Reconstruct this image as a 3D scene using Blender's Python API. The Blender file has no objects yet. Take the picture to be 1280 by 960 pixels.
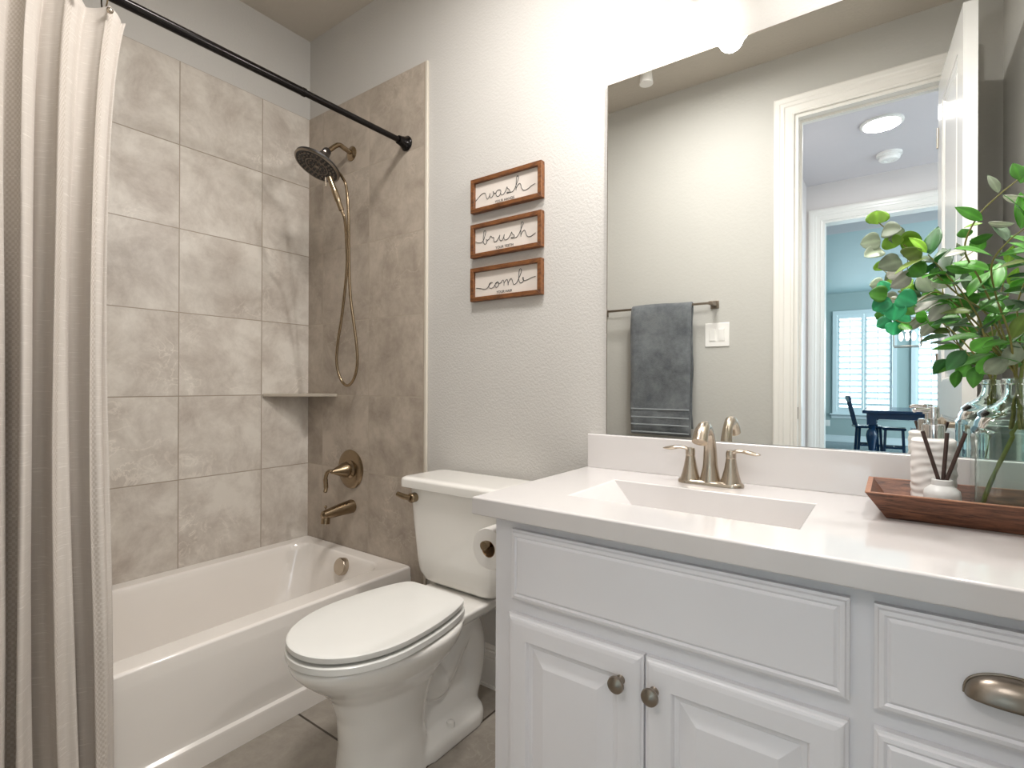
import bpy, bmesh, math, random
from mathutils import Vector, Matrix
random.seed(7)
PI = math.pi
SC = bpy.context.scene
C = SC.collection
# ------------------------------------------------------------------ camera
CAMZ = 1.10
ROT = Matrix(((0.80871, -0.00318, 0.58820), (0.58819, -0.00283, -0.80872), (0.00424, 0.99999, -0.00041)))
F = 652.8
cam_d = bpy.data.cameras.new('camera'); cam = bpy.data.objects.new('camera', cam_d); C.objects.link(cam)
cam_d.sensor_width = 36; cam_d.sensor_fit = 'HORIZONTAL'; cam_d.lens = F / 1280 * 36; cam_d.clip_start = 0.01
cam.matrix_world = Matrix.Translation((0, 0, CAMZ)) @ ROT.to_4x4()
SC.camera = cam
def at(px, py, Y):      # point of the photo's pixel on the plane y = Y, in room metres
    r = ROT @ Vector(((px - 640) / F, -(py - 480) / F, -1)); r *= Y / r.y
    return Vector((r.x, r.y, r.z + CAMZ))
# ------------------------------------------------------------------ light and exposure
SC.view_settings.view_transform = 'Standard'; SC.view_settings.look = 'None'
SC.view_settings.gamma = 1; SC.view_settings.use_curve_mapping = False
SC.view_settings.exposure = 0.12
w = bpy.data.worlds.new('world'); SC.world = w; w.use_nodes = True
w.node_tree.nodes['Background'].inputs[0].default_value = (0.72, 0.90, 1.0, 1)
w.node_tree.nodes['Background'].inputs[1].default_value = 2.0
SC.cycles.use_denoising = True
SC.cycles.max_bounces = 20; SC.cycles.diffuse_bounces = 5; SC.cycles.glossy_bounces = 8
SC.cycles.transmission_bounces = 18; SC.cycles.transparent_max_bounces = 10
SC.cycles.sample_clamp_indirect = 4.0; SC.cycles.blur_glossy = 0.5
def light(name, kind, loc, power, color, size=0.1, size_y=None, aim=None, spread=None):
    d = bpy.data.lights.new(name, kind); d.energy = power; d.color = color
    if kind == 'AREA':
        d.size = size
        if size_y: d.shape = 'RECTANGLE'; d.size_y = size_y
        if spread: d.spread = spread
    else: d.shadow_soft_size = size
    o = bpy.data.objects.new(name, d); C.objects.link(o); o.location = loc
    if aim: o.rotation_euler = (Vector(aim) - Vector(loc)).to_track_quat('-Z', 'Y').to_euler()
    return o
VAN_P, FILL_P, HALL_P, WIN_P, SIDE_P = 1.2, 20.5, 10.0, 170.0, 18.0
WARM = (1.0, 0.97, 0.945)
VANX = (-0.39, 0.05)
for vx, pw, ax in ((VANX[0], VAN_P, -1.9), (VANX[1], VAN_P*2.5, 0.22)):
    light('vanity_bulb_light', 'POINT', (vx, 1.35, 2.128), pw, WARM, 0.035)
    light('vanity_shade_light', 'AREA', (vx, 1.33, 2.120), 6.0 if ax < 0 else 8.0, WARM, 0.08, aim=(vx+ax, 0.75 if ax < 0 else 0.35, 0.9)).data.shape = 'DISK'
light('added_ceiling_fill', 'AREA', (-0.80, 0.75, 2.735), FILL_P, WARM, 0.40, aim=(-0.80, 0.75, 0)).data.shape = 'DISK'  # unseen lamp added to fill the bathroom with light
light('hall_lamp_light', 'AREA', (-0.058, -1.115, 2.772), HALL_P, (1, 0.97, 0.95), 0.2, aim=(-0.058, -1.115, 0)).data.shape = 'DISK'
light('hall_side_fill', 'AREA', (1.5, -1.1, 1.5), SIDE_P, (0.92, 0.95, 1.0), 1.6, 2.0, aim=(0, -1.0, 1.3))  # soft fill added at the hall's unseen right end, no window stands there
light('dining_window_daylight', 'AREA', (-0.25, -9.9, 1.7), WIN_P, (0.80, 0.93, 1.0), 4.0, 2.2, aim=(-0.25, 0, 1.2))
light('dining_side_fill', 'AREA', (3.9, -6.5, 1.6), WIN_P*1.4, (0.80, 0.94, 1.0), 3.0, 2.0, aim=(-2, -8.6, 1.4))  # added fill from the side of the dining room, no window built there

# ------------------------------------------------------------------ materials
def lin(h):
    return tuple(((c/255)/12.92 if c/255 <= 0.04045 else ((c/255+0.055)/1.055)**2.4) for c in h) + (1,)
class N:
    def __init__(s, name):
        s.m = bpy.data.materials.new(name); s.m.use_nodes = True
        s.t = s.m.node_tree; s.b = s.t.nodes['Principled BSDF']
    def n(s, kind, **kw):
        x = s.t.nodes.new(kind)
        for k, v in kw.items():
            if k in x.inputs.keys(): x.inputs[k].default_value = v
            else: setattr(x, k, v)
        return x
    def l(s, a, b): s.t.links.new(a, b)
    def coord(s, scale=(1, 1, 1), rot=(0, 0, 0), kind='Object'):
        tc = s.n('ShaderNodeTexCoord'); mp = s.n('ShaderNodeMapping')
        mp.inputs['Scale'].default_value = scale; mp.inputs['Rotation'].default_value = rot
        s.l(tc.outputs[kind], mp.inputs['Vector']); return mp.outputs[0]
    def ramp(s, fac, stops):
        r = s.n('ShaderNodeValToRGB'); e = r.color_ramp.elements
        while len(e) < len(stops): e.new(0.5)
        for i, (p, c) in enumerate(stops): e[i].position = p; e[i].color = c
        s.l(fac, r.inputs[0]); return r.outputs[0]
    def mix(s, fac, a, b, mode='MIX'):
        x = s.n('ShaderNodeMix'); x.data_type = 'RGBA'; x.blend_type = mode
        for v, i in ((fac, 0), (a, 6), (b, 7)):
            if hasattr(v, 'is_linked') or isinstance(v, bpy.types.NodeSocket): s.l(v, x.inputs[i])
            else: x.inputs[i].default_value = v
        return x.outputs[2]
    def bump(s, h, strength, dist=0.002):
        b = s.n('ShaderNodeBump'); b.inputs['Strength'].default_value = strength; b.inputs['Distance'].default_value = dist
        s.l(h, b.inputs['Height']); s.l(b.outputs[0], s.b.inputs['Normal'])
    def set(s, **kw):
        for k, v in kw.items(): s.b.inputs[k].default_value = v
        return s
def plain(name, rgb, rough=0.5, metal=0.0, coat=0.0, spec=None, bump=None):
    s = N(name)
    v = s.coord(); nz = s.n('ShaderNodeTexNoise', Scale=6.0, Detail=3.0); s.l(v, nz.inputs['Vector'])
    a = lin(rgb); b2 = tuple(x * 0.95 for x in a[:3]) + (1,)
    s.l(s.mix(nz.outputs[0], a, b2), s.b.inputs['Base Color'])
    s.set(Roughness=rough, Metallic=metal)
    s.b.inputs['Coat Weight'].default_value = coat; s.b.inputs['Coat Roughness'].default_value = 0.08
    if spec is not None: s.b.inputs['Specular IOR Level'].default_value = spec
    if bump:
        n2 = s.n('ShaderNodeTexNoise', Scale=bump[0], Detail=2.0); s.l(v, n2.inputs['Vector']); s.bump(n2.outputs[0], bump[1], bump[2])
    return s.m
def paint(name, rgb, scale=120, strength=0.2, rough=0.6):
    s = N(name); v = s.coord()
    n1 = s.n('ShaderNodeTexNoise', Scale=float(scale), Detail=2.5, Roughness=0.55); s.l(v, n1.inputs['Vector'])
    n2 = s.n('ShaderNodeTexNoise', Scale=3.0, Detail=2.0); s.l(v, n2.inputs['Vector'])
    a = lin(rgb); b2 = tuple(x * 0.96 for x in a[:3]) + (1,)
    s.l(s.mix(n2.outputs[0], a, b2), s.b.inputs['Base Color'])
    h = s.ramp(n1.outputs[0], [(0.40, (0, 0, 0, 1)), (0.62, (1, 1, 1, 1))])
    s.set(Roughness=rough); s.bump(h, strength, 0.0022)
    return s.m
def tile(name, rot, origin, w, h, dark, light_, grout, msize=0.0022, rough=0.38, vein=0.45):
    """stone tile laid in straight rows; rot picks which world axes run across and up"""
    s = N(name); tc = s.n('ShaderNodeTexCoord'); sep = s.n('ShaderNodeSeparateXYZ'); s.l(tc.outputs['Object'], sep.inputs[0])
    cmb = s.n('ShaderNodeCombineXYZ')
    for k, (ax, o) in enumerate(zip(rot, origin)):
        a = s.n('ShaderNodeMath', operation='SUBTRACT'); s.l(sep.outputs[ax], a.inputs[0]); a.inputs[1].default_value = o - 40 * (w, h)[k]
        if ax == 2:     # the lowest row runs down behind the tub rim without a sliver row
            mxn = s.n('ShaderNodeMath', operation='MAXIMUM'); s.l(sep.outputs[ax], mxn.inputs[0]); mxn.inputs[1].default_value = 0.378; s.l(mxn.outputs[0], a.inputs[0])
        s.l(a.outputs[0], cmb.inputs[k])
    br = s.n('ShaderNodeTexBrick'); br.offset = 0; br.squash = 1
    br.inputs['Scale'].default_value = 1; br.inputs['Mortar Size'].default_value = msize; br.inputs['Mortar Smooth'].default_value = 0.2
    br.inputs['Brick Width'].default_value = w; br.inputs['Row Height'].default_value = h
    br.inputs['Color1'].default_value = (0, 0, 0, 1); br.inputs['Color2'].default_value = (1, 1, 1, 1); br.inputs['Mortar'].default_value = (0.5, 0.5, 0.5, 1)
    s.l(cmb.outputs[0], br.inputs['Vector'])
    sc = s.n('ShaderNodeVectorMath', operation='SCALE'); s.l(br.outputs['Color'], sc.inputs[0]); sc.inputs['Scale'].default_value = 9.0
    add = s.n('ShaderNodeVectorMath', operation='ADD'); s.l(tc.outputs['Object'], add.inputs[0]); s.l(sc.outputs[0], add.inputs[1])
    n1 = s.n('ShaderNodeTexNoise', Scale=5.5, Detail=9.0, Roughness=0.70, Distortion=0.25); s.l(add.outputs[0], n1.inputs['Vector'])
    n2 = s.n('ShaderNodeTexNoise', Scale=8.5, Detail=6.0, Roughness=0.6, Distortion=0.8); s.l(add.outputs[0], n2.inputs['Vector'])
    base = s.ramp(n1.outputs[0], [(0.33, lin(dark)), (0.62, lin(light_))])
    v = s.ramp(n2.outputs[0], [(0.475, (0, 0, 0, 1)), (0.497, (1, 1, 1, 1)), (0.52, (0, 0, 0, 1))])
    mk = s.n('ShaderNodeTexNoise', Scale=3.0, Detail=2.0); s.l(add.outputs[0], mk.inputs['Vector'])
    mm = s.ramp(mk.outputs[0], [(0.5, (0, 0, 0, 1)), (0.68, (1, 1, 1, 1))])
    m1 = s.n('ShaderNodeMath', operation='MULTIPLY'); s.l(v, m1.inputs[0]); s.l(mm, m1.inputs[1])
    m2 = s.n('ShaderNodeMath', operation='MULTIPLY'); s.l(m1.outputs[0], m2.inputs[0]); m2.inputs[1].default_value = vein
    lv = tuple(min(1, x * 1.35) for x in lin(light_)[:3]) + (1,)
    c1 = s.mix(m2.outputs[0], base, lv)
    s.l(s.mix(br.outputs['Fac'], c1, lin(grout)), s.b.inputs['Base Color'])
    s.set(Roughness=rough)
    inv = s.n('ShaderNodeMath', operation='SUBTRACT'); inv.inputs[0].default_value = 1; s.l(br.outputs['Fac'], inv.inputs[1])
    s.bump(inv.outputs[0], 0.5, 0.0015)
    return s.m
def wood(name, c0, c1, scale=(3, 60, 60), rough=0.45, bands=True):
    s = N(name); v = s.coord(scale)
    n1 = s.n('ShaderNodeTexNoise', Scale=1.6, Detail=6.0, Roughness=0.65, Distortion=0.5); s.l(v, n1.inputs['Vector'])
    s.l(s.ramp(n1.outputs[0], [(0.32, lin(c0)), (0.66, lin(c1))]), s.b.inputs['Base Color'])
    s.set(Roughness=rough); s.bump(n1.outputs[0], 0.25, 0.001)
    return s.m
def metal(name, rgb, rough=0.28, brushed=True):
    s = N(name); v = s.coord((6, 6, 60))
    n1 = s.n('ShaderNodeTexNoise', Scale=2.0, Detail=1.0); s.l(v, n1.inputs['Vector'])
    s.set(Metallic=1.0); s.b.inputs['Base Color'].default_value = lin(rgb)
    r = s.n('ShaderNodeMapRange'); s.l(n1.outputs[0], r.inputs[0]); r.inputs[3].default_value = rough * 0.98; r.inputs[4].default_value = rough * 1.02
    s.l(r.outputs[0], s.b.inputs['Roughness'])
    return s.m
def glass(name, rgb, ior=1.5, rough=0.0):
    s = N(name); s.b.inputs['Base Color'].default_value = lin(rgb)
    s.set(Roughness=rough, IOR=ior); s.b.inputs['Transmission Weight'].default_value = 1.0
    nz = s.n('ShaderNodeTexNoise', Scale=9.0, Detail=1.0); s.l(s.coord(), nz.inputs['Vector']); s.bump(nz.outputs[0], 0.15, 0.002)
    return s.m
def emit(name, rgb, strength):
    s = N(name); s.b.inputs['Base Color'].default_value = lin(rgb)
    s.b.inputs['Emission Color'].default_value = lin(rgb); s.b.inputs['Emission Strength'].default_value = strength
    return s.m
MT = {}
MT['wall'] = paint('wall_paint', (198, 195, 190))
MT['wall_smooth'] = paint('smooth_wall_paint', (188, 186, 180), 60, 0.12)
MT['ceil'] = paint('ceiling_paint', (192, 184, 172), 70, 0.3)
MT['hall'] = paint('hall_paint', (212, 206, 204), 60, 0.1)
MT['hallceil'] = paint('hall_ceiling_paint', (206, 200, 202), 60, 0.1)
MT['dining'] = paint('dining_paint', (160, 178, 178), 60, 0.1)  # pale teal wall colour includes the bluish daylight cast
MT['diningceil'] = paint('dining_ceiling_paint', (176, 196, 198), 60, 0.1)
MT['trim'] = plain('white_trim_paint', (228, 225, 219), 0.28, spec=0.5)
MT['door'] = plain('white_door_paint', (230, 229, 226), 0.12)
MT['cab'] = plain('white_cabinet_paint', (238, 237, 240), 0.3)
MT['cabin'] = plain('cabinet_inside', (150, 145, 140), 0.7)
MT['counter'] = plain('cultured_marble', (218, 214, 212), 0.12, coat=0.5)
MT['porcelain'] = plain('white_porcelain', (236, 233, 227), 0.08, coat=0.6)
MT['seat'] = plain('seat_plastic', (228, 227, 222), 0.22)
MT['tub'] = plain('tub_enamel', (236, 230, 223), 0.1, coat=0.5)
MT['nickel'] = metal('brushed_nickel', (190, 178, 162), 0.27)
MT['nickel_dk'] = metal('dark_brushed_nickel', (148, 138, 126), 0.3)
MT['bronze'] = metal('antique_nickel', (150, 132, 108), 0.25)
MT['rod'] = plain('black_bronze_rod', (20, 16, 15), 0.22, metal=0.6)
MT['black'] = plain('dark_rubber', (40, 36, 33), 0.5)
MT['nozzle'] = plain('grey_nozzle_ring', (120, 108, 96), 0.4, metal=0.3)
MT['chrome'] = metal('polished_chrome', (225, 225, 225), 0.08)
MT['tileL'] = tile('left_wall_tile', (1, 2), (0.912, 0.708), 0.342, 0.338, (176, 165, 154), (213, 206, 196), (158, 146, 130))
MT['tileB'] = tile('shaded_back_wall_tile', (0, 2), (-1.865, 0.708), 0.340, 0.338, (146, 134, 121), (184, 172, 158), (170, 158, 142))  # same tile as the left wall, this wall's shade put into a darker colour
MT['floor'] = tile('floor_tile', (0, 1), (-1.077, 0.99), 0.60, 0.60, (136, 128, 118), (168, 160, 149), (70, 61, 52), 0.004, 0.4, 0.35)
MT['dfloor'] = wood('dining_floor_wood', (70, 84, 92), (120, 136, 142), (30, 2, 30), 0.25)
MT['shelf'] = plain('stone_shelf', (176, 166, 152), 0.35)
MT['bull'] = plain('tile_edge_trim', (206, 198, 184), 0.4)
MT['frame'] = wood('stained_frame_wood', (74, 40, 18), (132, 82, 40), (14, 60, 60), 0.5)
MT['paper'] = plain('sign_board', (214, 205, 196), 0.7)
MT['ink'] = plain('dark_ink', (60, 62, 60), 0.7)
MT['tray'] = wood('tray_wood', (44, 23, 16), (132, 86, 62), (14, 120, 120), 0.45)
MT['trayrim'] = wood('tray_rim_wood', (130, 84, 62), (176, 128, 100), (10, 80, 50), 0.5)
MT['reed'] = plain('brown_reed', (62, 44, 38), 0.7)
MT['ceramic'] = plain('white_ceramic', (232, 228, 224), 0.3)
MT['ceramicg'] = plain('pale_grey_ceramic', (222, 222, 220), 0.35)
MT['glass'] = glass('pale_green_glass', (240, 251, 248))
MT['stem'] = plain('branch_stem', (120, 116, 54), 0.5)
MT['stemthick'] = plain('thick_green_stem', (118, 128, 58), 0.5)
MT['tp'] = plain('toilet_tissue', (236, 232, 226), 0.9, bump=(180, 0.2, 0.001))
MT['card'] = plain('cardboard', (150, 116, 80), 0.8)
MT['plate'] = plain('switch_plastic', (238, 236, 232), 0.35)
MT['navy'] = plain('navy_painted_wood', (20, 52, 84), 0.18)
MT['shutter'] = plain('shutter_paint', (214, 226, 230), 0.4)
MT['lampglass'] = None
s = N('lamp_shade_glass'); s.b.inputs['Base Color'].default_value = (0.95, 0.93, 0.9, 1); s.set(Roughness=0.4)
s.b.inputs['Transmission Weight'].default_value = 0.6; s.b.inputs['Emission Color'].default_value = (1, 0.95, 0.88, 1); s.b.inputs['Emission Strength'].default_value = 1.2
MT['lampglass'] = s.m
MT['lampon'] = emit('lit_lamp', (255, 250, 244), 6.0)
MT['bulb'] = emit('lit_bulb', (255, 244, 226), 12.0)
MT['lantern'] = emit('lantern_bulb_glow', (255, 250, 244), 3.0)
s = N('mirror_silver'); s.set(Metallic=1.0, Roughness=0.0); s.b.inputs['Base Color'].default_value = (0.90, 0.915, 0.90, 1); MT['mirror'] = s.m
# window pane: clear sheet with a faint reflection
s = N('window_pane_glass'); tr = s.n('ShaderNodeBsdfTransparent'); gl = s.n('ShaderNodeBsdfGlossy'); gl.inputs['Roughness'].default_value = 0.02
mx = s.n('ShaderNodeMixShader'); mx.inputs[0].default_value = 0.06
s.l(tr.outputs[0], mx.inputs[1]); s.l(gl.outputs[0], mx.inputs[2]); s.l(mx.outputs[0], s.t.nodes['Material Output'].inputs['Surface']); MT['pane'] = s.m
# leaves: colour per leaf from a mesh attribute
s = N('eucalyptus_leaf'); a = s.n('ShaderNodeAttribute'); a.attribute_name = 'leafcol'
nz = s.n('ShaderNodeTexNoise', Scale=45.0, Detail=3.0); s.l(s.coord(), nz.inputs['Vector'])
r = s.ramp(nz.outputs[0], [(0.3, (0.8, 0.8, 0.8, 1)), (0.7, (1.15, 1.15, 1.15, 1))])
s.l(s.mix(1.0, a.outputs['Color'], r, 'MULTIPLY'), s.b.inputs['Base Color']); s.set(Roughness=0.42)
tl = s.n('ShaderNodeBsdfTranslucent'); s.l(a.outputs['Color'], tl.inputs['Color'])
mx = s.n('ShaderNodeMixShader'); mx.inputs[0].default_value = 0.22
s.l(s.b.outputs[0], mx.inputs[1]); s.l(tl.outputs[0], mx.inputs[2]); s.l(mx.outputs[0], s.t.nodes['Material Output'].inputs['Surface']); MT['leaf'] = s.m
# linen curtain: slub weave with dotted woven stripes
s = N('linen_curtain'); tc = s.n('ShaderNodeTexCoord')
mp = s.n('ShaderNodeMapping'); s.l(tc.outputs['UV'], mp.inputs['Vector']); mp.inputs['Scale'].default_value = (14, 420, 1)
n1 = s.n('ShaderNodeTexNoise', Scale=1.0, Detail=3.0, Roughness=0.6); s.l(mp.outputs[0], n1.inputs['Vector'])
mp2 = s.n('ShaderNodeMapping'); s.l(tc.outputs['UV'], mp2.inputs['Vector']); mp2.inputs['Scale'].default_value = (420, 12, 1)
n2 = s.n('ShaderNodeTexNoise', Scale=1.0, Detail=2.0); s.l(mp2.outputs[0], n2.inputs['Vector'])
slub = s.ramp(n1.outputs[0], [(0.58, (0, 0, 0, 1)), (0.68, (1, 1, 1, 1))])
wv = s.n('ShaderNodeTexWave', Scale=1.05, Distortion=0.0); wv.bands_direction = 'X'; s.l(tc.outputs['UV'], wv.inputs['Vector'])
band = s.ramp(wv.outputs['Fac'], [(0.86, (0, 0, 0, 1)), (0.90, (1, 1, 1, 1))])
mp3 = s.n('ShaderNodeMapping'); s.l(tc.outputs['UV'], mp3.inputs['Vector']); mp3.inputs['Scale'].default_value = (150, 150, 1)
ck = s.n('ShaderNodeTexChecker', Scale=1.0); s.l(mp3.outputs[0], ck.inputs['Vector'])
bd = s.n('ShaderNodeMath', operation='MULTIPLY'); s.l(band, bd.inputs[0]); s.l(ck.outputs['Fac'], bd.inputs[1])
c = s.mix(n2.outputs[0], lin((208, 200, 191)), lin((198, 189, 180)))
c = s.mix(slub, c, lin((222, 215, 207)))
bm_ = s.n('ShaderNodeMath', operation='MULTIPLY'); s.l(bd.outputs[0], bm_.inputs[0]); bm_.inputs[1].default_value = 0.35
c = s.mix(bm_.outputs[0], c, lin((162, 146, 128)))
s.l(c, s.b.inputs['Base Color']); s.set(Roughness=0.85); s.bump(n1.outputs[0], 0.3, 0.001)
tl = s.n('ShaderNodeBsdfTranslucent'); s.l(c, tl.inputs['Color']); mx = s.n('ShaderNodeMixShader'); mx.inputs[0].default_value = 0.12
s.l(s.b.outputs[0], mx.inputs[1]); s.l(tl.outputs[0], mx.inputs[2]); s.l(mx.outputs[0], s.t.nodes['Material Output'].inputs['Surface']); MT['linen'] = s.m
# terry towel
s = N('terry_towel'); v = s.coord(); n1 = s.n('ShaderNodeTexNoise', Scale=260.0, Detail=2.0); s.l(v, n1.inputs['Vector'])
n2 = s.n('ShaderNodeTexNoise', Scale=9.0, Detail=4.0, Roughness=0.7); s.l(v, n2.inputs['Vector'])
s.l(s.ramp(n2.outputs[0], [(0.35, lin((78, 82, 86))), (0.65, lin((112, 116, 119)))]), s.b.inputs['Base Color'])
s.set(Roughness=0.95); s.b.inputs['Sheen Weight'].default_value = 0.3; s.bump(n1.outputs[0], 0.6, 0.003); MT['towel'] = s.m
MT['towelband'] = plain('woven_towel_band', (142, 147, 150), 0.8)

# ------------------------------------------------------------------ mesh builder
class MB:
    def __init__(s): s.v = []; s.f = []; s.uv = None
    def box(s, x0, x1, y0, y1, z0, z1):
        b = len(s.v); s.v += [Vector(p) for p in ((x0,y0,z0),(x1,y0,z0),(x1,y1,z0),(x0,y1,z0),(x0,y0,z1),(x1,y0,z1),(x1,y1,z1),(x0,y1,z1))]
        s.f += [tuple(b+i for i in q) for q in ((0,3,2,1),(4,5,6,7),(0,1,5,4),(1,2,6,5),(2,3,7,6),(3,0,4,7))]; return s
    def loft(s, rings, cap0=True, cap1=True, closed=True):
        b = len(s.v); n = len(rings[0])
        for r in rings: s.v += [Vector(p) for p in r]
        for i in range(len(rings)-1):
            for j in range(n if closed else n-1):
                k = (j+1) % n; s.f.append((b+i*n+j, b+i*n+k, b+(i+1)*n+k, b+(i+1)*n+j))
        if cap0: s.f.append(tuple(b+j for j in reversed(range(n))))
        if cap1: s.f.append(tuple(b+(len(rings)-1)*n+j for j in range(n)))
        return s
    def tube(s, pts, r, n=12, caps=True, flat=1.0):
        pts = [Vector(p) for p in pts]; rr = r if isinstance(r, (list, tuple)) else [r]*len(pts)
        t0 = (pts[1]-pts[0]).normalized(); up = Vector((0,0,1)) if abs(t0.z) < 0.9 else Vector((1,0,0))
        nrm = (up - t0*up.dot(t0)).normalized(); rings = []
        for i, p in enumerate(pts):
            t = (pts[min(i+1, len(pts)-1)] - pts[max(i-1, 0)]).normalized()
            nrm = (nrm - t*nrm.dot(t)).normalized(); bn = t.cross(nrm)
            rings.append([p + (nrm*math.cos(a)*flat + bn*math.sin(a))*rr[i] for a in (2*PI*j/n for j in range(n))])
        return s.loft(rings, caps, caps)
    def lathe(s, prof, origin=(0,0,0), axis=(0,0,1), n=32, cap0=True, cap1=True):
        o = Vector(origin); a = Vector(axis).normalized(); u = a.orthogonal().normalized(); w_ = a.cross(u)
        rings = [[o + a*h + (u*math.cos(t) + w_*math.sin(t))*max(r, 1e-5) for t in (2*PI*j/n for j in range(n))] for r, h in prof]
        return s.loft(rings, cap0, cap1)
    def sphere(s, c, r, n=16, sc=(1,1,1)):
        c = Vector(c); rings = []
        for i in range(n//2+1):
            ph = PI*i/(n//2); rr = max(math.sin(ph), 1e-4)
            rings.append([c + Vector((math.cos(t)*rr*r*sc[0], math.sin(t)*rr*r*sc[1], -math.cos(ph)*r*sc[2])) for t in (2*PI*j/n for j in range(n))])
        return s.loft(rings)
    def grid(s, fn, nu, nv, uv=None):
        b = len(s.v); s.uv = []
        for i in range(nu+1):
            for j in range(nv+1): s.v.append(Vector(fn(i/nu, j/nv)))
        for i in range(nu):
            for j in range(nv): s.f.append((b+i*(nv+1)+j, b+(i+1)*(nv+1)+j, b+(i+1)*(nv+1)+j+1, b+i*(nv+1)+j+1))
        return s
    def xform(s, M):
        s.v = [M @ v for v in s.v]; return s
def wmat(o):
    m = Matrix.LocRotScale(o.location, o.rotation_euler, o.scale)
    return (wmat(o.parent) @ m) if o.parent else m
def mk(name, mb, mat, parent=None, bevel=0, smooth=True, segs=2, subsurf=0, kind=None, label=None, angle=35, solid=0, fixn=True, origin=None):
    me = bpy.data.meshes.new(name)
    vs = mb.v
    o = bpy.data.objects.new(name, me)
    if parent: 
        o.parent = parent; inv = wmat(parent).inverted(); vs = [inv @ v for v in vs]
    elif origin: 
        o.location = origin; vs = [v - Vector(origin) for v in vs]
    me.from_pydata([tuple(v) for v in vs], [], mb.f)
    if fixn:
        bm = bmesh.new(); bm.from_mesh(me); bmesh.ops.recalc_face_normals(bm, faces=bm.faces); bm.to_mesh(me); bm.free()
    me.update()
    if smooth:
        for p in me.polygons: p.use_smooth = True
        me.set_sharp_from_angle(angle=math.radians(angle))
    me.materials.append(MT[mat] if isinstance(mat, str) else mat)
    C.objects.link(o)
    if solid:
        m = o.modifiers.new('solid', 'SOLIDIFY'); m.thickness = solid; m.offset = 0
    if bevel:
        m = o.modifiers.new('bevel', 'BEVEL'); m.width = bevel; m.segments = segs; m.limit_method = 'ANGLE'; m.angle_limit = math.radians(30); m.harden_normals = False
    if subsurf:
        m = o.modifiers.new('sub', 'SUBSURF'); m.levels = subsurf; m.render_levels = subsurf
    if smooth and angle <= 60 and not subsurf:
        m = o.modifiers.new('normals', 'WEIGHTED_NORMAL'); m.keep_sharp = True; m.weight = 80
    if kind: o['kind'] = kind
    if label: o['label'] = label
    return o
def tag(o, label, cat, group=None):
    o['label'] = label; o['category'] = cat
    if group: o['group'] = group
    return o
def thing(name, label, cat, loc=(0,0,0), rz=0, group=None):
    o = bpy.data.objects.new(name, None); C.objects.link(o); o.location = loc; o.rotation_euler = (0, 0, rz); o.empty_display_size = 0.05
    return tag(o, label, cat, group)
def dup(root, loc, rz, label=None, group=None):
    r = root.copy(); C.objects.link(r); r.location = loc; r.rotation_euler = (0, 0, rz)
    if label: r['label'] = label
    if group: r['group'] = group
    for ch in list(root.children):
        c_ = ch.copy(); C.objects.link(c_); c_.parent = r
        for g in list(ch.children):
            d = g.copy(); C.objects.link(d); d.parent = c_
    return r
def struct(name, mb, mat, parent=None, **kw):
    kw.setdefault('smooth', False)
    return mk(name, mb, mat, parent, kind='structure' if parent is None else None, **kw)
def spline(pts, per=8):
    pts = [Vector(p) for p in pts]; out = []
    P = [2*pts[0]-pts[1]] + pts + [2*pts[-1]-pts[-2]]
    for i in range(1, len(P)-2):
        a, b, c_, d = P[i-1:i+3]
        for k in range(per):
            t = k/per
            out.append(0.5*((2*b)+(c_-a)*t+(2*a-5*b+4*c_-d)*t*t+(3*b-3*c_+d-a)*t**3))
    out.append(pts[-1]); return out
def srect(cx, cy, hx, hy, z, r, n=6):      # rounded rectangle ring
    out = []; r = min(r, hx*0.999, hy*0.999)
    for sx, sy, a0 in ((1,1,0),(-1,1,PI/2),(-1,-1,PI),(1,-1,1.5*PI)):
        for k in range(n+1):
            a = a0 + PI/2*k/n; out.append((cx+sx*(hx-r)+r*math.cos(a), cy+sy*(hy-r)+r*math.sin(a), z))
    return out

# ------------------------------------------------------------------ the room
XL, XR, YB, ZC = -2.335, 0.375, 1.5, 2.79
XT = XL + 0.010; YT = YB - 0.010
struct('floor', MB().box(XL, XR, -0.1, YB, -0.1, 0), 'floor')
struct('ceiling', MB().box(XL, XR, -0.1, YB, ZC, ZC+0.1), 'ceil')
struct('wall_left', MB().box(XL-0.1, XL, -0.1, YB+0.1, -0.1, ZC+0.1), 'wall')
struct('wall_back', MB().box(XL, XR+0.1, YB, YB+0.1, -0.1, ZC+0.1), 'wall')
struct('wall_right', MB().box(XR, XR+0.1, -0.1, YB, -0.1, ZC+0.1), 'wall_smooth')
DX0, DX1, DZ = -0.405, 0.205, 2.475
HX0, HX1, HY = -0.593, 1.6, -2.084
fw = MB().box(XL-0.1, DX0, -0.1, 0, -0.1, ZC+0.1).box(DX1, HX1+0.1, -0.1, 0, -0.1, ZC+0.1).box(DX0, DX1, -0.1, 0, DZ, ZC+0.1)
struct('wall_front', fw, 'wall_smooth')
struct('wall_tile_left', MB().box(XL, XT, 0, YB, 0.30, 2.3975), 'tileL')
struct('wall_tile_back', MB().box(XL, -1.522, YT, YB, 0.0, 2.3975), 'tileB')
struct('trim_1', MB().box(-1.522, -1.508, YT-0.001, YB, 0.0, 2.3985), 'bull', bevel=0.003)
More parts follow.
